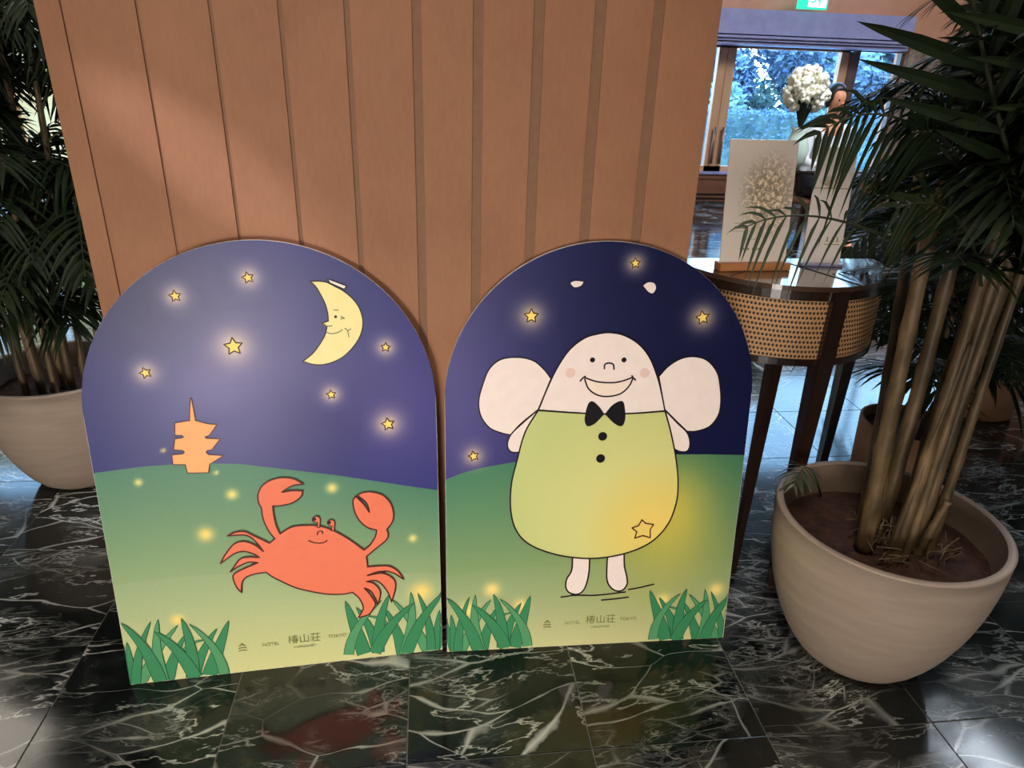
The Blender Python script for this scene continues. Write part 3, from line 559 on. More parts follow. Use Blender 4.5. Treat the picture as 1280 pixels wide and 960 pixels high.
# ================================================================== CANE CONSOLE TABLE
def cane():
    m = M('cane_webbing', rough=.55); uv = m.node('ShaderNodeUVMap'); s = m.node('ShaderNodeSeparateXYZ'); m.ln(uv.outputs[0], s.inputs[0])
    row = m.math('FLOOR', m.math('MULTIPLY', s.outputs['Y'], 86)); off = m.math('MULTIPLY', m.math('MODULO', row, 2), .5)
    x = m.math('ADD', m.math('MULTIPLY', s.outputs['X'], 56), off)
    fx = m.math('ABSOLUTE', m.math('SUBTRACT', m.math('FRACT', x), .5)); fy = m.math('ABSOLUTE', m.math('SUBTRACT', m.math('FRACT', m.math('MULTIPLY', s.outputs['Y'], 86)), .5))
    d = m.math('SQRT', m.math('ADD', m.math('POWER', m.math('MULTIPLY', fx, 1.35), 2), m.math('POWER', m.math('MULTIPLY', fy, 1.5), 2)))
    m.color(m.ramp(d, [(.40, (.015, .006, .003, 1)), (.50, srgb(186, 142, 96))])); m.bump(d, .5, .002); return m.m
CANE = cane()
tb = empty('console_table', (.92, 1.735, 0), 'half-round dark wood console table with woven cane apron and slim legs', 'table')
def half_ring(r0, r1, z0, z1, n=40, a0=math.pi, a1=2*math.pi):
    g = G(); vs = []; fs = []
    for i in range(n+1):
        a = a0+(a1-a0)*i/n
        for r, z in ((r0, z0), (r1, z0), (r1, z1), (r0, z1)): vs.append((r*math.cos(a), r*math.sin(a), z))
    for i in range(n):
        k = 4*i
        for j in range(4): fs.append((k+j, k+4+j, k+4+(j+1) % 4, k+(j+1) % 4))
    fs += [(3, 2, 1, 0), tuple(4*n+j for j in range(4))]; g.add(vs, fs); return g
TR = .275
TOPM = noisy('polished_table_top', (.045, .022, .014, 1), (.075, .04, .025, 1), 9, .08, .0, .001, (1, .2, 1), coat=1)
half_ring(.0005, TR+.004, .868, .880).build('tabletop', TOPM, tb, label='polished dark tabletop')
half_ring(TR-.012, TR, .845, .868).build('top_rail', WOODD, tb)
half_ring(TR-.012, TR, .680, .698).build('bottom_rail', WOODD, tb)
n = 60; vs = []; fs = []; r = TR-.004
for i in range(n+1):
    a = math.pi+math.pi*i/n; vs += [(r*math.cos(a), r*math.sin(a), .698), (r*math.cos(a), r*math.sin(a), .845)]
for i in range(n): fs.append((2*i, 2*i+2, 2*i+3, 2*i+1))
ap = link('cane_apron', vs, fs, CANE, tb, True, label='woven natural cane band')
uvl = ap.data.uv_layers.new(name='UVMap')
for lp in ap.data.loops:
    v = ap.data.vertices[lp.vertex_index]; co = v.co; uvl.data[lp.index].uv = ((lp.vertex_index//2)/n*r*math.pi*1.9, (co.z-.698)/.147*.14)
half_ring(TR-.010, TR-.007, .70, .845).build('apron_lining', WOODD, tb)
G().box(-TR, TR, -.001, .011, .68, .868).build('back_rail', WOODD, tb)
for a in (287,): # brass seam on the top
    c_, s_ = math.cos(R(a)), math.sin(R(a))
for (xa, ya, xb, yb) in ((.0, -.02, .085, -.262), (-.0, -.02, -.2, -.18)):
    g = G(); g.tube([(xa, ya, .8804), (xb, yb, .8804)], .0013, 4); g.build('inlay_line', INKBLK, tb)
def leg(x, y, rz, wt, wb, top=.70, stile=False):
    g = G(); c, s = math.cos(rz), math.sin(rz); vs = []
    for z, w_ in ((0, wb), (top, wt)):
        for a, b in ((-1, -1), (1, -1), (1, 1), (-1, 1)):
            vs.append((x+(a*c-b*s)*w_/2, y+(a*s+b*c)*w_/2, z))
    g.add(vs, [(3, 2, 1, 0), (4, 5, 6, 7), (0, 1, 5, 4), (1, 2, 6, 5), (2, 3, 7, 6), (3, 0, 4, 7)])
    if stile:
        g.add([(x+(a*c-b*s)*wt/2, y+(a*s+b*c)*wt/2, z) for z in (.70, .868) for a, b in ((-1, -1), (1, -1), (1, 1), (-1, 1))], [(4, 5, 6, 7), (0, 1, 5, 4), (1, 2, 6, 5), (2, 3, 7, 6), (3, 0, 4, 7)])
    g.build('leg', WOODD, tb)
leg(.030, -.262, .11, .042, .018, stile=True)
leg(-.060, -.205, .1, .032, .015)
leg(-.255, -.03, 0, .036, .016, stile=True); leg(.255, -.03, 0, .036, .016, stile=True)

# signs standing on the table
def leafpattern(name, base, hi, cx, cz, sx, sz):  # blotchy leaf-like pattern faded in over an oval of the sheet
    m = M(name, base, .12, coat=.8); v = m.coords(); f = m.noise(m.coords((1, 1, 1)), 95, 3, .7, .5)
    g_ = m.noise(v, 26, 2)
    sp_ = m.node('ShaderNodeSeparateXYZ'); m.ln(v, sp_.inputs[0])
    ex_ = m.math('ADD', m.math('POWER', m.math('DIVIDE', m.math('SUBTRACT', sp_.outputs['X'], cx), sx), 2), m.math('POWER', m.math('DIVIDE', m.math('SUBTRACT', sp_.outputs['Z'], cz), sz), 2))
    mask = m.ramp(ex_, [(.1, (.7, .7, .7, 1)), (1, (0, 0, 0, 1))])
    pat = m.ramp(f, [(.40, (.10, .085, .03, 1)), (.50, srgb(170, 140, 100)), (.60, hi)])
    mx = m.node('ShaderNodeMix', data_type='RGBA'); m.ln(mask, mx.inputs[0]); mx.inputs[6].default_value = base; m.ln(pat, mx.inputs[7])
    m.color(mx.outputs[2]); m.b.inputs['Coat Roughness'].default_value = .04; return m.m
SHEET = leafpattern('sign_sheet', srgb(214, 202, 190), srgb(255, 236, 206), .112, .165, .085, .11)
SHEET2 = leafpattern('sign_sheet_small', srgb(212, 204, 198), srgb(225, 210, 210), .04, .2, .03, .02)
s1 = empty('table_sign', (.706, 1.605, .8805), 'tall beige info sheet standing in an orange wood block, on the cane table', 'sign', rz=R(3))
G().box(0, .188, -.012, .024, 0, .020, .002).build('wood_block', BLOCK, s1, label='orange wood holder block')
p = G().box(0, .176, 0, .004, 0, .292, .001).build('sign_sheet', SHEET, s1); p.location = (.004, .003, .016); p.rotation_euler = (R(-8), 0, 0)
g = G()
for z, x0, x1, h in ((.098, .028, .075, .0012), (.088, .030, .060, .006), (.079, .028, .07, .0012), (.060, .06, .10, .002), (.036, .05, .075, .006), (.036, .082, .105, .006)):
    k = 0; x = x0
    while x < x1:
        wd = random.uniform(.003, .007) if h > .0015 else x1-x0
        g.box(x, min(x1, x+wd), -.0006, 0, z-h/2, z+h/2); x += wd+.0018
o = g.build('small_print', INKTXT, p, label='tiny dark lines of print')
s2 = empty('table_sign', (.955, 1.66, .8805), 'smaller pale sheet half hidden by palm fronds, right of the wood-block sign', 'sign', rz=R(-6))
G().box(-.004, .104, -.010, .018, 0, .008, .002).build('sign_foot', CORN, s2)
p = G().box(0, .098, 0, .003, 0, .285, .001).build('sign_sheet', SHEET2, s2); p.location = (0, .002, .006); p.rotation_euler = (R(-7), 0, 0)
g = G(); g.box(.004, .094, -.0006, 0, .186, .188); g.box(.05, .09, -.0006, 0, .048, .050)
for k in range(3): g.box(.052+k*.013, .061+k*.013, -.0006, 0, .056, .058); g.box(.055+k*.013, .058+k*.013, -.0006, 0, .058, .068)
g.build('small_print', INKTXT, p, label='dark lettering and rule')

# ================================================================== PALMS
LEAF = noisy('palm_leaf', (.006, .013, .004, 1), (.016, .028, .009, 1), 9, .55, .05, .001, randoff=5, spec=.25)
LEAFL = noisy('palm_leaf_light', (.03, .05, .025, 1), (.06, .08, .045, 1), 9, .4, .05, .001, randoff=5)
STEM = noisy('palm_rachis', (.02, .03, .012, 1), (.045, .05, .02, 1), 20, .5, .05)
def canemat():
    m = M('palm_cane', rough=.5); v = m.coords((1, 1, .35), randoff=4); f = m.noise(v, 22, 4, .6)
    m.color(m.ramp(f, [(.30, (.03, .022, .007, 1)), (.5, (.11, .072, .03, 1)), (.72, (.26, .165, .085, 1))])); m.bump(f, .3, .002); return m.m
CANEM = canemat()
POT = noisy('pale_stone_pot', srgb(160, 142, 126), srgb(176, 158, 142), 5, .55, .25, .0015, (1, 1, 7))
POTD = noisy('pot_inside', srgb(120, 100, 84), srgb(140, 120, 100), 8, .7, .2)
SOIL = noisy('red_brown_soil', (.030, .012, .008, 1), (.10, .042, .026, 1), 45, .9, 1.0, .01)
def bez(p0, p1, p2, t): return p0*((1-t)**2)+p1*(2*t*(1-t))+p2*(t*t)
def leaflet_v(base, d, nrm, L, w, droop):
    """five cross-sections, folded along the midrib"""
    side = d.cross(nrm).normalized(); vs = []; fs = []
    T = (0, .25, .55, .82); W = (.35, 1, .85, .45)
    for t, ww in zip(T, W):
        c = base+d*(L*t)+Vector((0, 0, -1))*(droop*L*t*t); vs += [c-side*w*ww/2, c-nrm*w*.12*ww, c+side*w*ww/2]
    vs.append(base+d*L+Vector((0, 0, -1))*droop*L)
    for i in range(3):
        k = 3*i; fs += [(k, k+1, k+4, k+3), (k+1, k+2, k+5, k+4)]
    fs += [(9, 10, 12), (10, 11, 12)]; return vs, fs
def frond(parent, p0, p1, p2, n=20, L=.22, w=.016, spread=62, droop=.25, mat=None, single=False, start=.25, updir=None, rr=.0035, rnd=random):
    p0, p1, p2 = Vector(p0), Vector(p1), Vector(p2); mat = mat or LEAF
    pts = [bez(p0, p1, p2, i/12) for i in range(13)]
    g = G(); g.tube(pts, [rr*(1-.75*i/12) for i in range(13)], 6)
    fr = g.build('frond', STEM, parent, True)
    gl = G()
    for i in range(n):
        t = start+(1-start)*(i+.5)/n; p = bez(p0, p1, p2, t); tan = (bez(p0, p1, p2, min(1, t+.02))-bez(p0, p1, p2, t-.02)).normalized()
        up = Vector(updir) if updir else Vector((0, 0, 1)); sd = tan.cross(up)
        if sd.length < .15: sd = tan.cross(Vector((0, 1, .2)))
        sd.normalize(); nrm = sd.cross(tan).normalized()
        ll = L*(math.sin(math.pi*(.22+.70*(t-start)/(1-start)))**.8)*rnd.uniform(.88, 1.1)
        a = R(spread*(1-.45*(t-start)/(1-start)))
        for s in (-1, 1):
            aa = a+R(rnd.uniform(-7, 7)); d = (tan*math.cos(aa)+sd*s*math.sin(aa)+nrm*rnd.uniform(.0, .22)).normalized()
            vs, fs = leaflet_v(p, d, nrm, ll, w*rnd.uniform(.85, 1.15), droop*rnd.uniform(.6, 1.4))
            if single:
                link('leaflet', vs, fs, mat, fr)
            else: gl.add(vs, fs)
    if not single: gl.build('leaflets', mat, fr, kind='stuff')
    return fr
def pot(parent, rim=.25, h=.4, base=.12):
    def prof(k): return k
    pr = [(base*.9, 0), (base, .004)]
    for i in range(1, 13):
        t = i/12; pr.append((base+(rim-base)*math.sin(t*math.pi/2)**.85, .004+(h-.008)*(t**1.25)))
    pr = [(r_, z) for r_, z in pr]+[(rim+.001, h-.003), (rim-.004, h), (rim-.012, h+.001), (rim-.017, h-.003)]
    G().lathe(pr, 72).build('pot', POT, parent, True, label='smooth pale beige bowl-shaped pot')
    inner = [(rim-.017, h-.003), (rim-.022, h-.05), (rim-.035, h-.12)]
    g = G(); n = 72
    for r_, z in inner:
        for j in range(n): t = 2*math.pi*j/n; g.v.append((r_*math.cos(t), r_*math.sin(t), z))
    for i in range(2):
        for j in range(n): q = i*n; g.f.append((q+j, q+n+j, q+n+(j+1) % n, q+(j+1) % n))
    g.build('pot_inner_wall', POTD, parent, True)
    # soil mound
    g = G(); nr = 12; n = 40; rs = rim-.024; g.v.append((0, 0, h-.06))
    for i in range(1, nr+1):
        for j in range(n):
            t = 2*math.pi*j/n; rr_ = rs*i/nr; x, y = rr_*math.cos(t), rr_*math.sin(t)
            g.v.append((x, y, h-.068-.012*(i/nr)+.012*noise.noise(Vector((x*18, y*18, 3)))*(1-i/nr*.5)))
    for j in range(n): g.f.append((0, 1+j, 1+(j+1) % n))
    for i in range(nr-1):
        for j in range(n): a = 1+i*n; g.f.append((a+j, a+n+j, a+n+(j+1) % n, a+(j+1) % n))
    g.build('soil', SOIL, parent, True)
def cane_stem(parent, a, b, c, r0=.014, r1=.010):
    a, b, c = Vector(a), Vector(b), Vector(c); pts = []; rr = []; N = 36
    for i in range(N+1):
        t = i/N; pts.append(bez(a, b, c, t)); r_ = r0+(r1-r0)*t; rr.append(r_*(1.10 if i % 6 == 0 else .99 if i % 6 in (1, 5) else .95))
    o = G().tube(pts, rr, 10).build('cane', CANEM, parent, True); return o

# ---- right-hand palm
PX, PY = 1.052, 1.232
pr = empty('potted_palm', (PX, PY, 0), 'large potted palm in a pale bowl pot, in front of the cane table', 'plant', 'potted palms')
del pr['group']
pot(pr)
def L_(x, y, z): return (x-PX, y-PY, z)
canes = [((.985, 1.20, .33), (.96, 1.21, .7), (.925, 1.20, 1.16), .015), ((1.01, 1.22, .33), (.985, 1.23, .7), (.955, 1.25, 1.1), .012),
         ((1.035, 1.16, .32), (1.045, 1.17, .7), (1.06, 1.19, 1.25), .011), ((1.05, 1.15, .32), (1.06, 1.16, .6), (1.085, 1.19, 1.1), .008),
         ((1.075, 1.20, .32), (1.075, 1.21, .7), (1.10, 1.22, 1.35), .017), ((1.10, 1.19, .32), (1.11, 1.2, .7), (1.135, 1.22, 1.3), .012),
         ((1.125, 1.17, .32), (1.125, 1.18, .7), (1.15, 1.2, 1.1), .009), ((1.06, 1.26, .32), (1.07, 1.27, .7), (1.06, 1.3, 1.3), .014),
         ((1.13, 1.24, .32), (1.16, 1.25, .7), (1.2, 1.28, 1.3), .013), ((1.02, 1.27, .32), (1.0, 1.28, .7), (.96, 1.32, 1.2), .011),
         ((1.015, 1.165, .32), (1.03, 1.16, .5), (1.055, 1.165, .85), .006), ((1.09, 1.165, .32), (1.10, 1.165, .38), (1.12, 1.16, .48), .009)]
for a, b, c, r0 in canes: cane_stem(pr, L_(*a), L_(*b), L_(*c), r0*1.35, r0*.85)
g = G()
rs = random.Random(3)
for k in range(46):   # fallen sheaths and rootlets at the foot
    a = rs.uniform(0, 6.28); d = rs.uniform(.01, .12); x, y = .02+d*math.cos(a), -.03+d*math.sin(a)*.8
    g.tube([(x, y, .325), (x+rs.uniform(-.03, .03), y+rs.uniform(-.02, .02), .34+rs.uniform(0, .05)), (x+rs.uniform(-.06, .06), y+rs.uniform(-.04, .04), .33+rs.uniform(0, .05))], rs.uniform(.0006, .002), 5)
g.build('rootlets', noisy('dry_fibre', (.14, .09, .05, 1), (.30, .22, .13, 1), 40, .8, .1), pr, True, kind='stuff')
# hero fronds: leaflets one by one
H = lambda *a, **k: frond(pr, *[L_(*q) for q in a], **k)
CF = (-.45, -.88, .1)
H((.92, 1.16, 1.18), (.74, 1.13, 1.32), (.635, 1.14, 1.23), n=15, L=.115, w=.010, droop=.8, single=True, start=.2, spread=80, updir=CF)
H((.90, 1.20, 1.03), (.66, 1.18, 1.13), (.55, 1.17, 1.07), n=11, L=.09, w=.007, droop=.7, single=True, start=.25, spread=70, mat=LEAFL, updir=CF)
H((1.02, 1.08, 1.10), (.80, 1.05, 1.36), (.70, 1.03, 1.56), n=9, L=.235, w=.022, droop=.02, single=True, start=.15, spread=40, updir=CF, rr=.005)
H((1.0, .96, 1.22), (.82, .95, 1.42), (.73, .95, 1.60), n=8, L=.22, w=.021, droop=.05, single=True, start=.1, spread=42, updir=CF, rr=.005)
H((1.0, 1.12, .98), (.90, 1.10, 1.17), (.78, 1.10, 1.12), n=14, L=.11, w=.010, droop=.6, single=True, start=.2, spread=70, updir=CF)
H((.98, 1.2, 1.1), (.92, 1.16, 1.25), (.79, 1.12, 1.24), n=14, L=.17, w=.014, droop=.35, single=True, start=.15, updir=CF)
rs = random.Random(11)
for k in range(330):
    cx_, cy_, cz_ = rs.choice([(.95, 1.22, 1.0), (1.06, 1.19, 1.1), (1.09, 1.21, 1.2), (1.13, 1.22, 1.15), (1.2, 1.28, 1.15), (1.06, 1.3, 1.15), (1.1, 1.21, 1.35)])
    a = rs.uniform(-1.6, 2.6) if k % 3 else rs.uniform(-2.1, 3.0); el = rs.uniform(.25, 1.3); Ln = rs.uniform(.35, .62)
    d = Vector((math.cos(a), math.sin(a), 0)); p0 = Vector((cx_, cy_, cz_+rs.uniform(-.08, .34)))
    if d.x < -.3: Ln *= .55
    p1 = p0+d*Ln*.45*math.cos(el)+Vector((0, 0, Ln*.7*math.sin(el))); p2 = p0+d*Ln*(.55+.4*math.cos(el))+Vector((0, 0, Ln*(math.sin(el)*.75-.35)))
    if p2.y < .62 or p2.x/max(p2.y, .3) < .80 or p1.x/p1.y < .80: continue
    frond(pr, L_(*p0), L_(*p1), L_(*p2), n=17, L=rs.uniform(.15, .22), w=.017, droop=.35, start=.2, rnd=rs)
for k in range(60):   # drooping fronds hiding the tops of the canes
    p0 = Vector((rs.uniform(.98, 1.2), rs.uniform(1.08, 1.25), rs.uniform(1.0, 1.22))); a = rs.uniform(-2.2, 1.2); Ln = rs.uniform(.16, .34); d = Vector((math.cos(a), math.sin(a), 0))
    p1 = p0+d*Ln*.5+Vector((0, 0, rs.uniform(.03, .12))); p2 = p0+d*Ln+Vector((0, 0, rs.uniform(-.06, .04)))
    if p2.x/p2.y < .84 or p2.z < .98: continue
    frond(pr, L_(*p0), L_(*p1), L_(*p2), n=14, L=rs.uniform(.10, .15), w=.013, droop=.4, start=.1, rnd=rs)
for k in range(12):   # small low shoots behind and right of the canes
    a = rs.uniform(-.2, 2.2); p0 = Vector((1.14, 1.28, .75+rs.uniform(-.2, .15))); d = Vector((math.cos(a), math.sin(a), 0)); Ln = rs.uniform(.25, .45)
    frond(pr, L_(*p0), L_(*(p0+d*Ln*.5+Vector((0, 0, .14)))), L_(*(p0+d*Ln+Vector((0, 0, -.05)))), n=13, L=.11, w=.010, droop=.3, start=.25, rnd=rs, mat=LEAF)
H((1.0, 1.42, .33), (.92, 1.40, .50), (.86, 1.33, .42), n=10, L=.07, w=.007, droop=.5, start=.35, mat=LEAFL)

# ---- left-hand palm
QX, QY = -1.20, 2.22
pl = empty('potted_palm', (QX, QY, 0), 'potted palm in a pale bowl pot, left of the panelled wall', 'plant')
pot(pl)
rs = random.Random(21)
lc = [((-1.215, 2.12, .33), (-1.24, 2.14, .6), (-1.27, 2.2, 1.3), .017), ((-1.255, 2.10, .33), (-1.28, 2.14, .6), (-1.33, 2.2, 1.2), .011), ((-1.17, 2.10, .33), (-1.18, 2.13, .6), (-1.2, 2.2, 1.3), .010),
      ((-1.14, 2.14, .33), (-1.14, 2.16, .6), (-1.14, 2.2, 1.4), .013), ((-1.10, 2.14, .33), (-1.09, 2.16, .6), (-1.06, 2.2, 1.4), .011), ((-1.07, 2.2, .33), (-1.06, 2.2, .6), (-1.02, 2.25, 1.2), .010), ((-1.19, 2.2, .33), (-1.2, 2.2, .6), (-1.2, 2.3, 1.5), .014)]
for a, b, c, r0 in lc: cane_stem(pl, (a[0]-QX, a[1]-QY, a[2]), (b[0]-QX, b[1]-QY, b[2]), (c[0]-QX, c[1]-QY, c[2]), r0, r0*.7)
for k in range(140):
    p0 = Vector((rs.uniform(-1.32, -1.02), rs.uniform(2.12, 2.3), rs.uniform(.5, 1.45))); a = rs.uniform(0, 6.28); el = rs.uniform(.4, 1.3); Ln = rs.uniform(.3, .55)
    d = Vector((math.cos(a), math.sin(a), 0))
    if d.x > 0 and p0.y < 2.2: Ln *= .8
    p1 = p0+d*Ln*.4*math.cos(el)+Vector((0, 0, Ln*.7*math.sin(el))); p2 = p0+d*Ln*(.5+.4*math.cos(el))+Vector((0, 0, Ln*(math.sin(el)*.7-.45)))
    if p2.x > -.6 or p2.y < 1.75: continue
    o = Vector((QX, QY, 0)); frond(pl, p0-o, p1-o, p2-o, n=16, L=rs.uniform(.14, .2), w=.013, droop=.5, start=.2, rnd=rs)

# ---- palms further back on the right
def back_palm(loc, seed, n, zlo, zhi, reach, label, potr=.16, poth=.2):
    rs = random.Random(seed); e = empty('potted_palm', loc, label, 'plant')
    g = G().lathe([(potr*.85, 0), (potr*.95, .01), (potr, poth), (potr-.012, poth), (potr-.02, poth-.03)], 32)
    g.build('planter', noisy('brown_planter', (.16, .075, .035, 1), (.24, .12, .06, 1), 10, .7, .1), e, True, label='plain brown planter')
    g = G(); g.lathe([(potr-.018, poth-.03), (potr-.018, poth-.028), (.001, poth-.02)], 24); g.build('soil', SOIL, e)
    for k in range(6):
        a = rs.uniform(0, 6.28); x, y = .08*math.cos(a), .08*math.sin(a); cane_stem(e, (x, y, poth-.04), (x*1.3, y*1.3, zlo), (x*2, y*2, zhi*.8), .012, .008)
    for k in range(n):
        p0 = Vector((rs.uniform(-.12, .12), rs.uniform(-.12, .12), rs.uniform(zlo, zhi))); a = rs.uniform(0, 6.28); el = rs.uniform(.3, 1.3); Ln = rs.uniform(.6, 1)*reach
        d = Vector((math.cos(a), math.sin(a), 0)); p1 = p0+d*Ln*.45*math.cos(el)+Vector((0, 0, Ln*.7*math.sin(el))); p2 = p0+d*Ln*(.55+.4*math.cos(el))+Vector((0, 0, Ln*(math.sin(el)*.7-.45)))
        frond(e, p0, p1, p2, n=15, L=rs.uniform(.16, .24), w=.018, droop=.4, start=.2, rnd=rs)
    return e
back_palm((1.72, 2.06, 0), 31, 70, .3, 1.35, .55, 'dark leafy palm in a brown planter behind the cane table')
back_palm((2.42, 2.55, 0), 37, 75, .25, 1.6, .75, 'dark palm at the far right edge, behind the large pot')

# ================================================================== PERSON, CHAIR, FLOWERS by the far window
SKIN = noisy('skin', srgb(214, 142, 104), srgb(224, 152, 112), 8, .5, .02); HAIR = noisy('black_hair', (.006, .005, .005, 1), (.018, .014, .012, 1), 60, .4, .3)
SHIRT = noisy('white_shirt', (.68, .66, .66, 1), (.78, .76, .76, 1), 12, .8, .1); TROUS = noisy('dark_trousers', (.02, .02, .03, 1), (.04, .04, .05, 1), 12, .8, .1)
def skin_mesh(name, joints, edges, mat, parent, sub=2, root=0):
    me = bpy.data.meshes.new(name); me.from_pydata([j[0] for j in joints], edges, []); o = bpy.data.objects.new(name, me); COL.objects.link(o)
    md = o.modifiers.new('s', 'SKIN'); md.use_smooth_shade = True
    for i, j in enumerate(joints): me.skin_vertices[0].data[i].radius = (j[1], j[2] if len(j) > 2 else j[1])
    me.skin_vertices[0].data[root].use_root = True
    o.modifiers.new('u', 'SUBSURF').levels = sub
    me2 = bpy.data.meshes.new_from_object(o.evaluated_get(bpy.context.evaluated_depsgraph_get())); bpy.data.objects.remove(o)
    me2.materials.clear(); me2.materials.append(mat); me2.polygons.foreach_set('use_smooth', [True]*len(me2.polygons))
    q = bpy.data.objects.new(name, me2); COL.objects.link(q); q.parent = parent; return q
PXX, PYY = 3.46, 6.0
pe = empty('person', (PXX, PYY, 0), 'black-haired person in a white shirt, seated by the far window', 'person')
J = [((0, 0, .53), .13, .11), ((0, .01, .72), .12, .09), ((0, .02, .92), .15, .09), ((0, .02, 1.02), .07, .06), ((0, .01, 1.10), .045, .045), ((0, -.01, 1.17), .06, .07), ((0, -.015, 1.24), .073, .088), ((0, -.005, 1.30), .055, .07),
     ((-.17, .02, .97), .05), ((-.22, -.05, .72), .036), ((-.12, -.25, .66), .028), ((.17, .02, .97), .05), ((.22, -.05, .72), .036), ((.12, -.25, .66), .028),
     ((-.09, -.06, .52), .085), ((-.1, -.42, .50), .058), ((-.1, -.42, .10), .038), ((-.1, -.54, .04), .034), ((.09, -.06, .52), .085), ((.1, -.42, .50), .058), ((.1, -.42, .10), .038), ((.1, -.54, .04), .034)]
E_ = [(0, 1), (1, 2), (2, 3), (3, 4), (4, 5), (5, 6), (6, 7), (2, 8), (8, 9), (9, 10), (2, 11), (11, 12), (12, 13), (0, 14), (14, 15), (15, 16), (16, 17), (0, 18), (18, 19), (19, 20), (20, 21)]
skin_mesh('body', J, E_, SKIN, pe)
sh = [(p, (r[0]+.012,)+tuple(x+.012 for x in r[1:])) for p, *r in J]
JS = [((0, 0, .53), .15, .13), ((0, .01, .72), .145, .115), ((0, .02, .92), .172, .115), ((0, .02, 1.045), .075, .068), ((-.17, .02, .975), .064), ((-.225, -.05, .72), .050), ((-.15, -.19, .68), .040), ((.17, .02, .975), .064), ((.225, -.05, .72), .050), ((.15, -.19, .68), .040)]
skin_mesh('shirt', JS, [(0, 1), (1, 2), (2, 3), (2, 4), (4, 5), (5, 6), (2, 7), (7, 8), (8, 9)], SHIRT, pe)
JT = [((0, 0, .55), .145, .13), ((-.09, -.06, .52), .10), ((-.1, -.42, .50), .074), ((-.1, -.42, .12), .056), ((.09, -.06, .52), .10), ((.1, -.42, .50), .074), ((.1, -.42, .12), .056)]
skin_mesh('trousers', JT, [(0, 1), (1, 2), (2, 3), (0, 4), (4, 5), (5, 6)], TROUS, pe)
for s in (-1, 1):
    G().box(s*.1-.045, s*.1+.045, -.62, -.38, 0, .075, .02).build('shoe', INKBLK, pe, True)
    g = G()
    for k in range(4): g.tube([(s*(.095+k*.018), -.26, .655), (s*(.09+k*.018), -.30, .655-.002*k), (s*(.088+k*.018), -.335+.006*abs(k-1), .645)], [.009, .008, .006], 7)
    g.tube([(s*.10, -.25, .66), (s*.075, -.28, .662), (s*.07, -.305, .66)], [.010, .009, .007], 7)
    g.build('fingers', SKIN, pe, True)
g = G(); g.ball((0, .018, 1.255), .1, 3, (.86, .98, 1.0))
g.v = [(x, y if not (y < -.05 and z < 1.285) else -.05+(y+.05)*.1, z) for x, y, z in g.v]
g.ball((-.072, .0, 1.21), .03, 2, (.6, 1.3, 2)); g.ball((.072, .0, 1.21), .03, 2, (.6, 1.3, 2)); g.build('hair', HAIR, pe, True)
g = G(); g.ball((-.03, -.102, 1.215), .010, 1); g.ball((.03, -.102, 1.215), .010, 1); g.build('eyes', INKBLK, pe, True)
g = G(); g.ball((0, -.108, 1.185), .014, 2, (.8, 1.2, 1.4)); g.build('nose', SKIN, pe, True)
g = G(); g.ball((0, -.09, 1.152), .02, 2, (1.2, .5, .35)); g.build('mouth', noisy('lips', (.35, .1, .08, 1), (.4, .12, .1, 1), 8, .5, 0), pe, True)
ch = empty('lounge_chair', (PXX, PYY+.05, 0), 'brown chair under the seated person by the far window', 'chair')
G().box(-.24, .24, -.27, .2, .36, .41, .02).build('seat', WOODB, ch)
G().box(-.24, .24, .2, .235, .36, .84, .012).build('backrest', WOODB, ch)
for sx in (-1, 1):
    for sy in (-.24, .20): G().box(sx*.21-.018, sx*.21+.018, sy-.018, sy+.018, 0, .37).build('leg', WOODD, ch)

fa = empty('flower_arrangement', (2.98, 5.62, .70), 'big cream and white flower arrangement in a vase, beside the seated person', 'flowers')
G().lathe([(.05, 0), (.085, .05), (.10, .14), (.07, .24), (.055, .28), (.07, .31), (.06, .31)], 32).build('vase', noisy('celadon_vase', (.55, .66, .55, 1), (.65, .74, .62, 1), 8, .25, .02), fa, True)
rs = random.Random(5); PET = noisy('cream_petal', srgb(250, 240, 205), srgb(255, 250, 236), 30, .7, .4, .01); PETG = noisy('green_white_petal', srgb(190, 215, 170), srgb(230, 240, 220), 30, .7, .4, .01)
for k in range(54):
    th, ph = rs.uniform(0, 6.28), rs.uniform(-.9, 1.4); r_ = .14; c = Vector((r_*math.cos(th)*math.cos(ph), r_*math.sin(th)*math.cos(ph)*.8, k and .58+.15*math.sin(ph) or .62))
    g = G(); q = rs.uniform(.042, .06)
    for m_ in range(16):
        d = Vector((rs.gauss(0, 1), rs.gauss(0, 1), rs.gauss(0, 1))).normalized(); g.ball(c+d*q*.62, q*.42, 1)
    g.build('blossom', PETG if c.z < .46 else PET, fa, True)
    G().tube([(0, 0, .28), c*.5+Vector((0, 0, .2)), c], .004, 5).build('stem', STEM, fa)
st = empty('side_table', (2.98, 5.62, 0), 'small dark side table carrying the flower arrangement', 'table')
G().lathe([(.001, .68), (.22, .68), (.22, .698), (.001, .6985)], 40).build('tabletop', WOODD, st)
G().lathe([(.14, 0), (.14, .012), (.03, .03), (.022, .1), (.022, .6), (.05, .68)], 24).build('pedestal', WOODD, st, True)

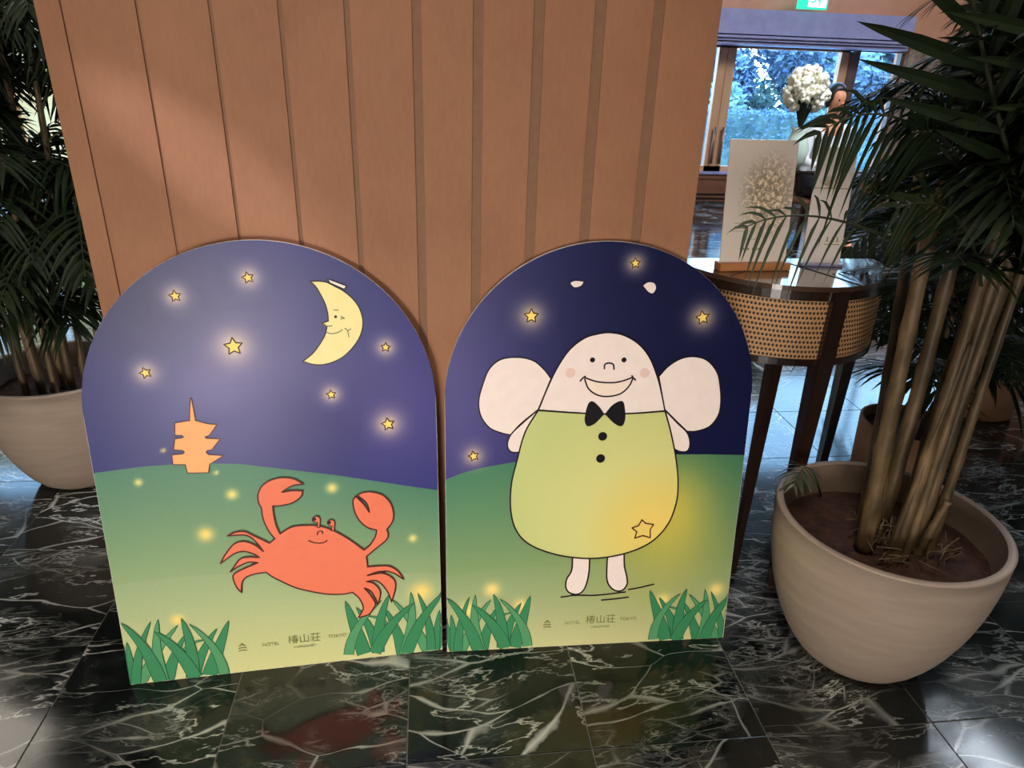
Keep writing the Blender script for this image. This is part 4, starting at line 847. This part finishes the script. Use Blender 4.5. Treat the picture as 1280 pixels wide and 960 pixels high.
# ================================================================== GARDEN OUTSIDE
G().box(-14, 16, 8.6, 28, -.12, -.05).build('ground', noisy('pale_gravel', (.45, .5, .55, 1), (.62, .66, .7, 1), 40, .9, .3), kind='structure')
FOL = noisy('garden_leaf', (.03, .12, .11, 1), (.20, .40, .38, 1), 1.7, .5, .0); FOL2 = noisy('garden_leaf_blue', (.02, .07, .14, 1), (.14, .26, .42, 1), 2.5, .5, 0)
BARK = noisy('bark', (.05, .04, .03, 1), (.1, .08, .06, 1), 10, .8, .4)
def leaf_cloud(n, fn, size, rs):
    g = G()
    for _ in range(n):
        c = fn(rs); a = Vector((rs.gauss(0, 1), rs.gauss(0, 1), rs.gauss(0, 1))).normalized(); b = a.orthogonal().normalized(); q = size*rs.uniform(.6, 1.3)
        g.add([c-a*q, c+b*q*.45, c+a*q, c-b*q*.45], [(0, 1, 2, 3)])
    return g
def hedge(x0, x1, y, h, seed, label, mat):
    rs = random.Random(seed); e = empty('hedge', ((x0+x1)/2, y, -.05), label, 'hedge'); w_ = x1-x0
    G().box(-w_/2, w_/2, .1, .6, 0, h-.06).build('hedge_core', FOL, e)
    def f(r):
        if r.random() < .6: return Vector((r.uniform(-w_/2, w_/2), r.gauss(.05, .03), r.uniform(0, h)))
        return Vector((r.uniform(-w_/2, w_/2), r.uniform(0, .6), h+r.gauss(-.03, .025)))
    leaf_cloud(int(w_*h*900), f, .035, rs).build('leaves', mat, e, kind='stuff')
hedge(1.5, 11, 11.9, .98, 41, 'clipped blue-green hedge outside the far window', FOL2)
hedge(-10, -2.0, 11.9, .9, 42, 'clipped hedge outside the left window', FOL2)
def tree(x, y, h, rad, seed, label, mat, n=9500):
    rs = random.Random(seed); e = empty('tree', (x, y, -.05), label, 'tree')
    G().tube([(0, 0, 0), (.05, 0, h*.4), (-.03, .05, h*.8)], [.12, .09, .03], 8).build('trunk', BARK, e, True)
    blobs = [(Vector((rs.gauss(0, rad*.5), rs.gauss(0, rad*.4), h*.55+rs.uniform(-.45, .4)*h)), rad*rs.uniform(.3, .55)) for _ in range(13)]
    def f(r):
        c, q = r.choice(blobs); d = Vector((r.gauss(0, 1), r.gauss(0, 1), r.gauss(0, .7))).normalized(); return c+d*q*r.uniform(.75, 1.05)
    leaf_cloud(n, f, .10, rs).build('crown', mat, e, kind='stuff')
TL = ['tree with a loose crown, left in the far door glass', 'bushy tree behind the hedge, centre of the far door glass', 'tall tree behind the seated person beyond the glass', 'tree seen through the right-hand far window pane', 'dense tree beyond the hedge, furthest right']
for k, (x, y, h, r_, m_) in enumerate(((4.6, 13.9, 3.6, 1.4, FOL), (6.1, 14.9, 3.2, 1.6, FOL2), (7.8, 15.4, 4.0, 1.8, FOL), (9.6, 16.0, 3.4, 1.8, FOL2), (11.6, 16.6, 3.8, 1.9, FOL))):
    tree(x, y, h, r_, 60+k, TL[k], m_)
for k, (x, y) in enumerate(((-5.9, 14.0), (-8.6, 15.0))): tree(x, y, 3.2, 1.5, 80+k, ('tree outside the left window, nearer the wall', 'tree outside the left window, further left')[k], FOL2, 3500)
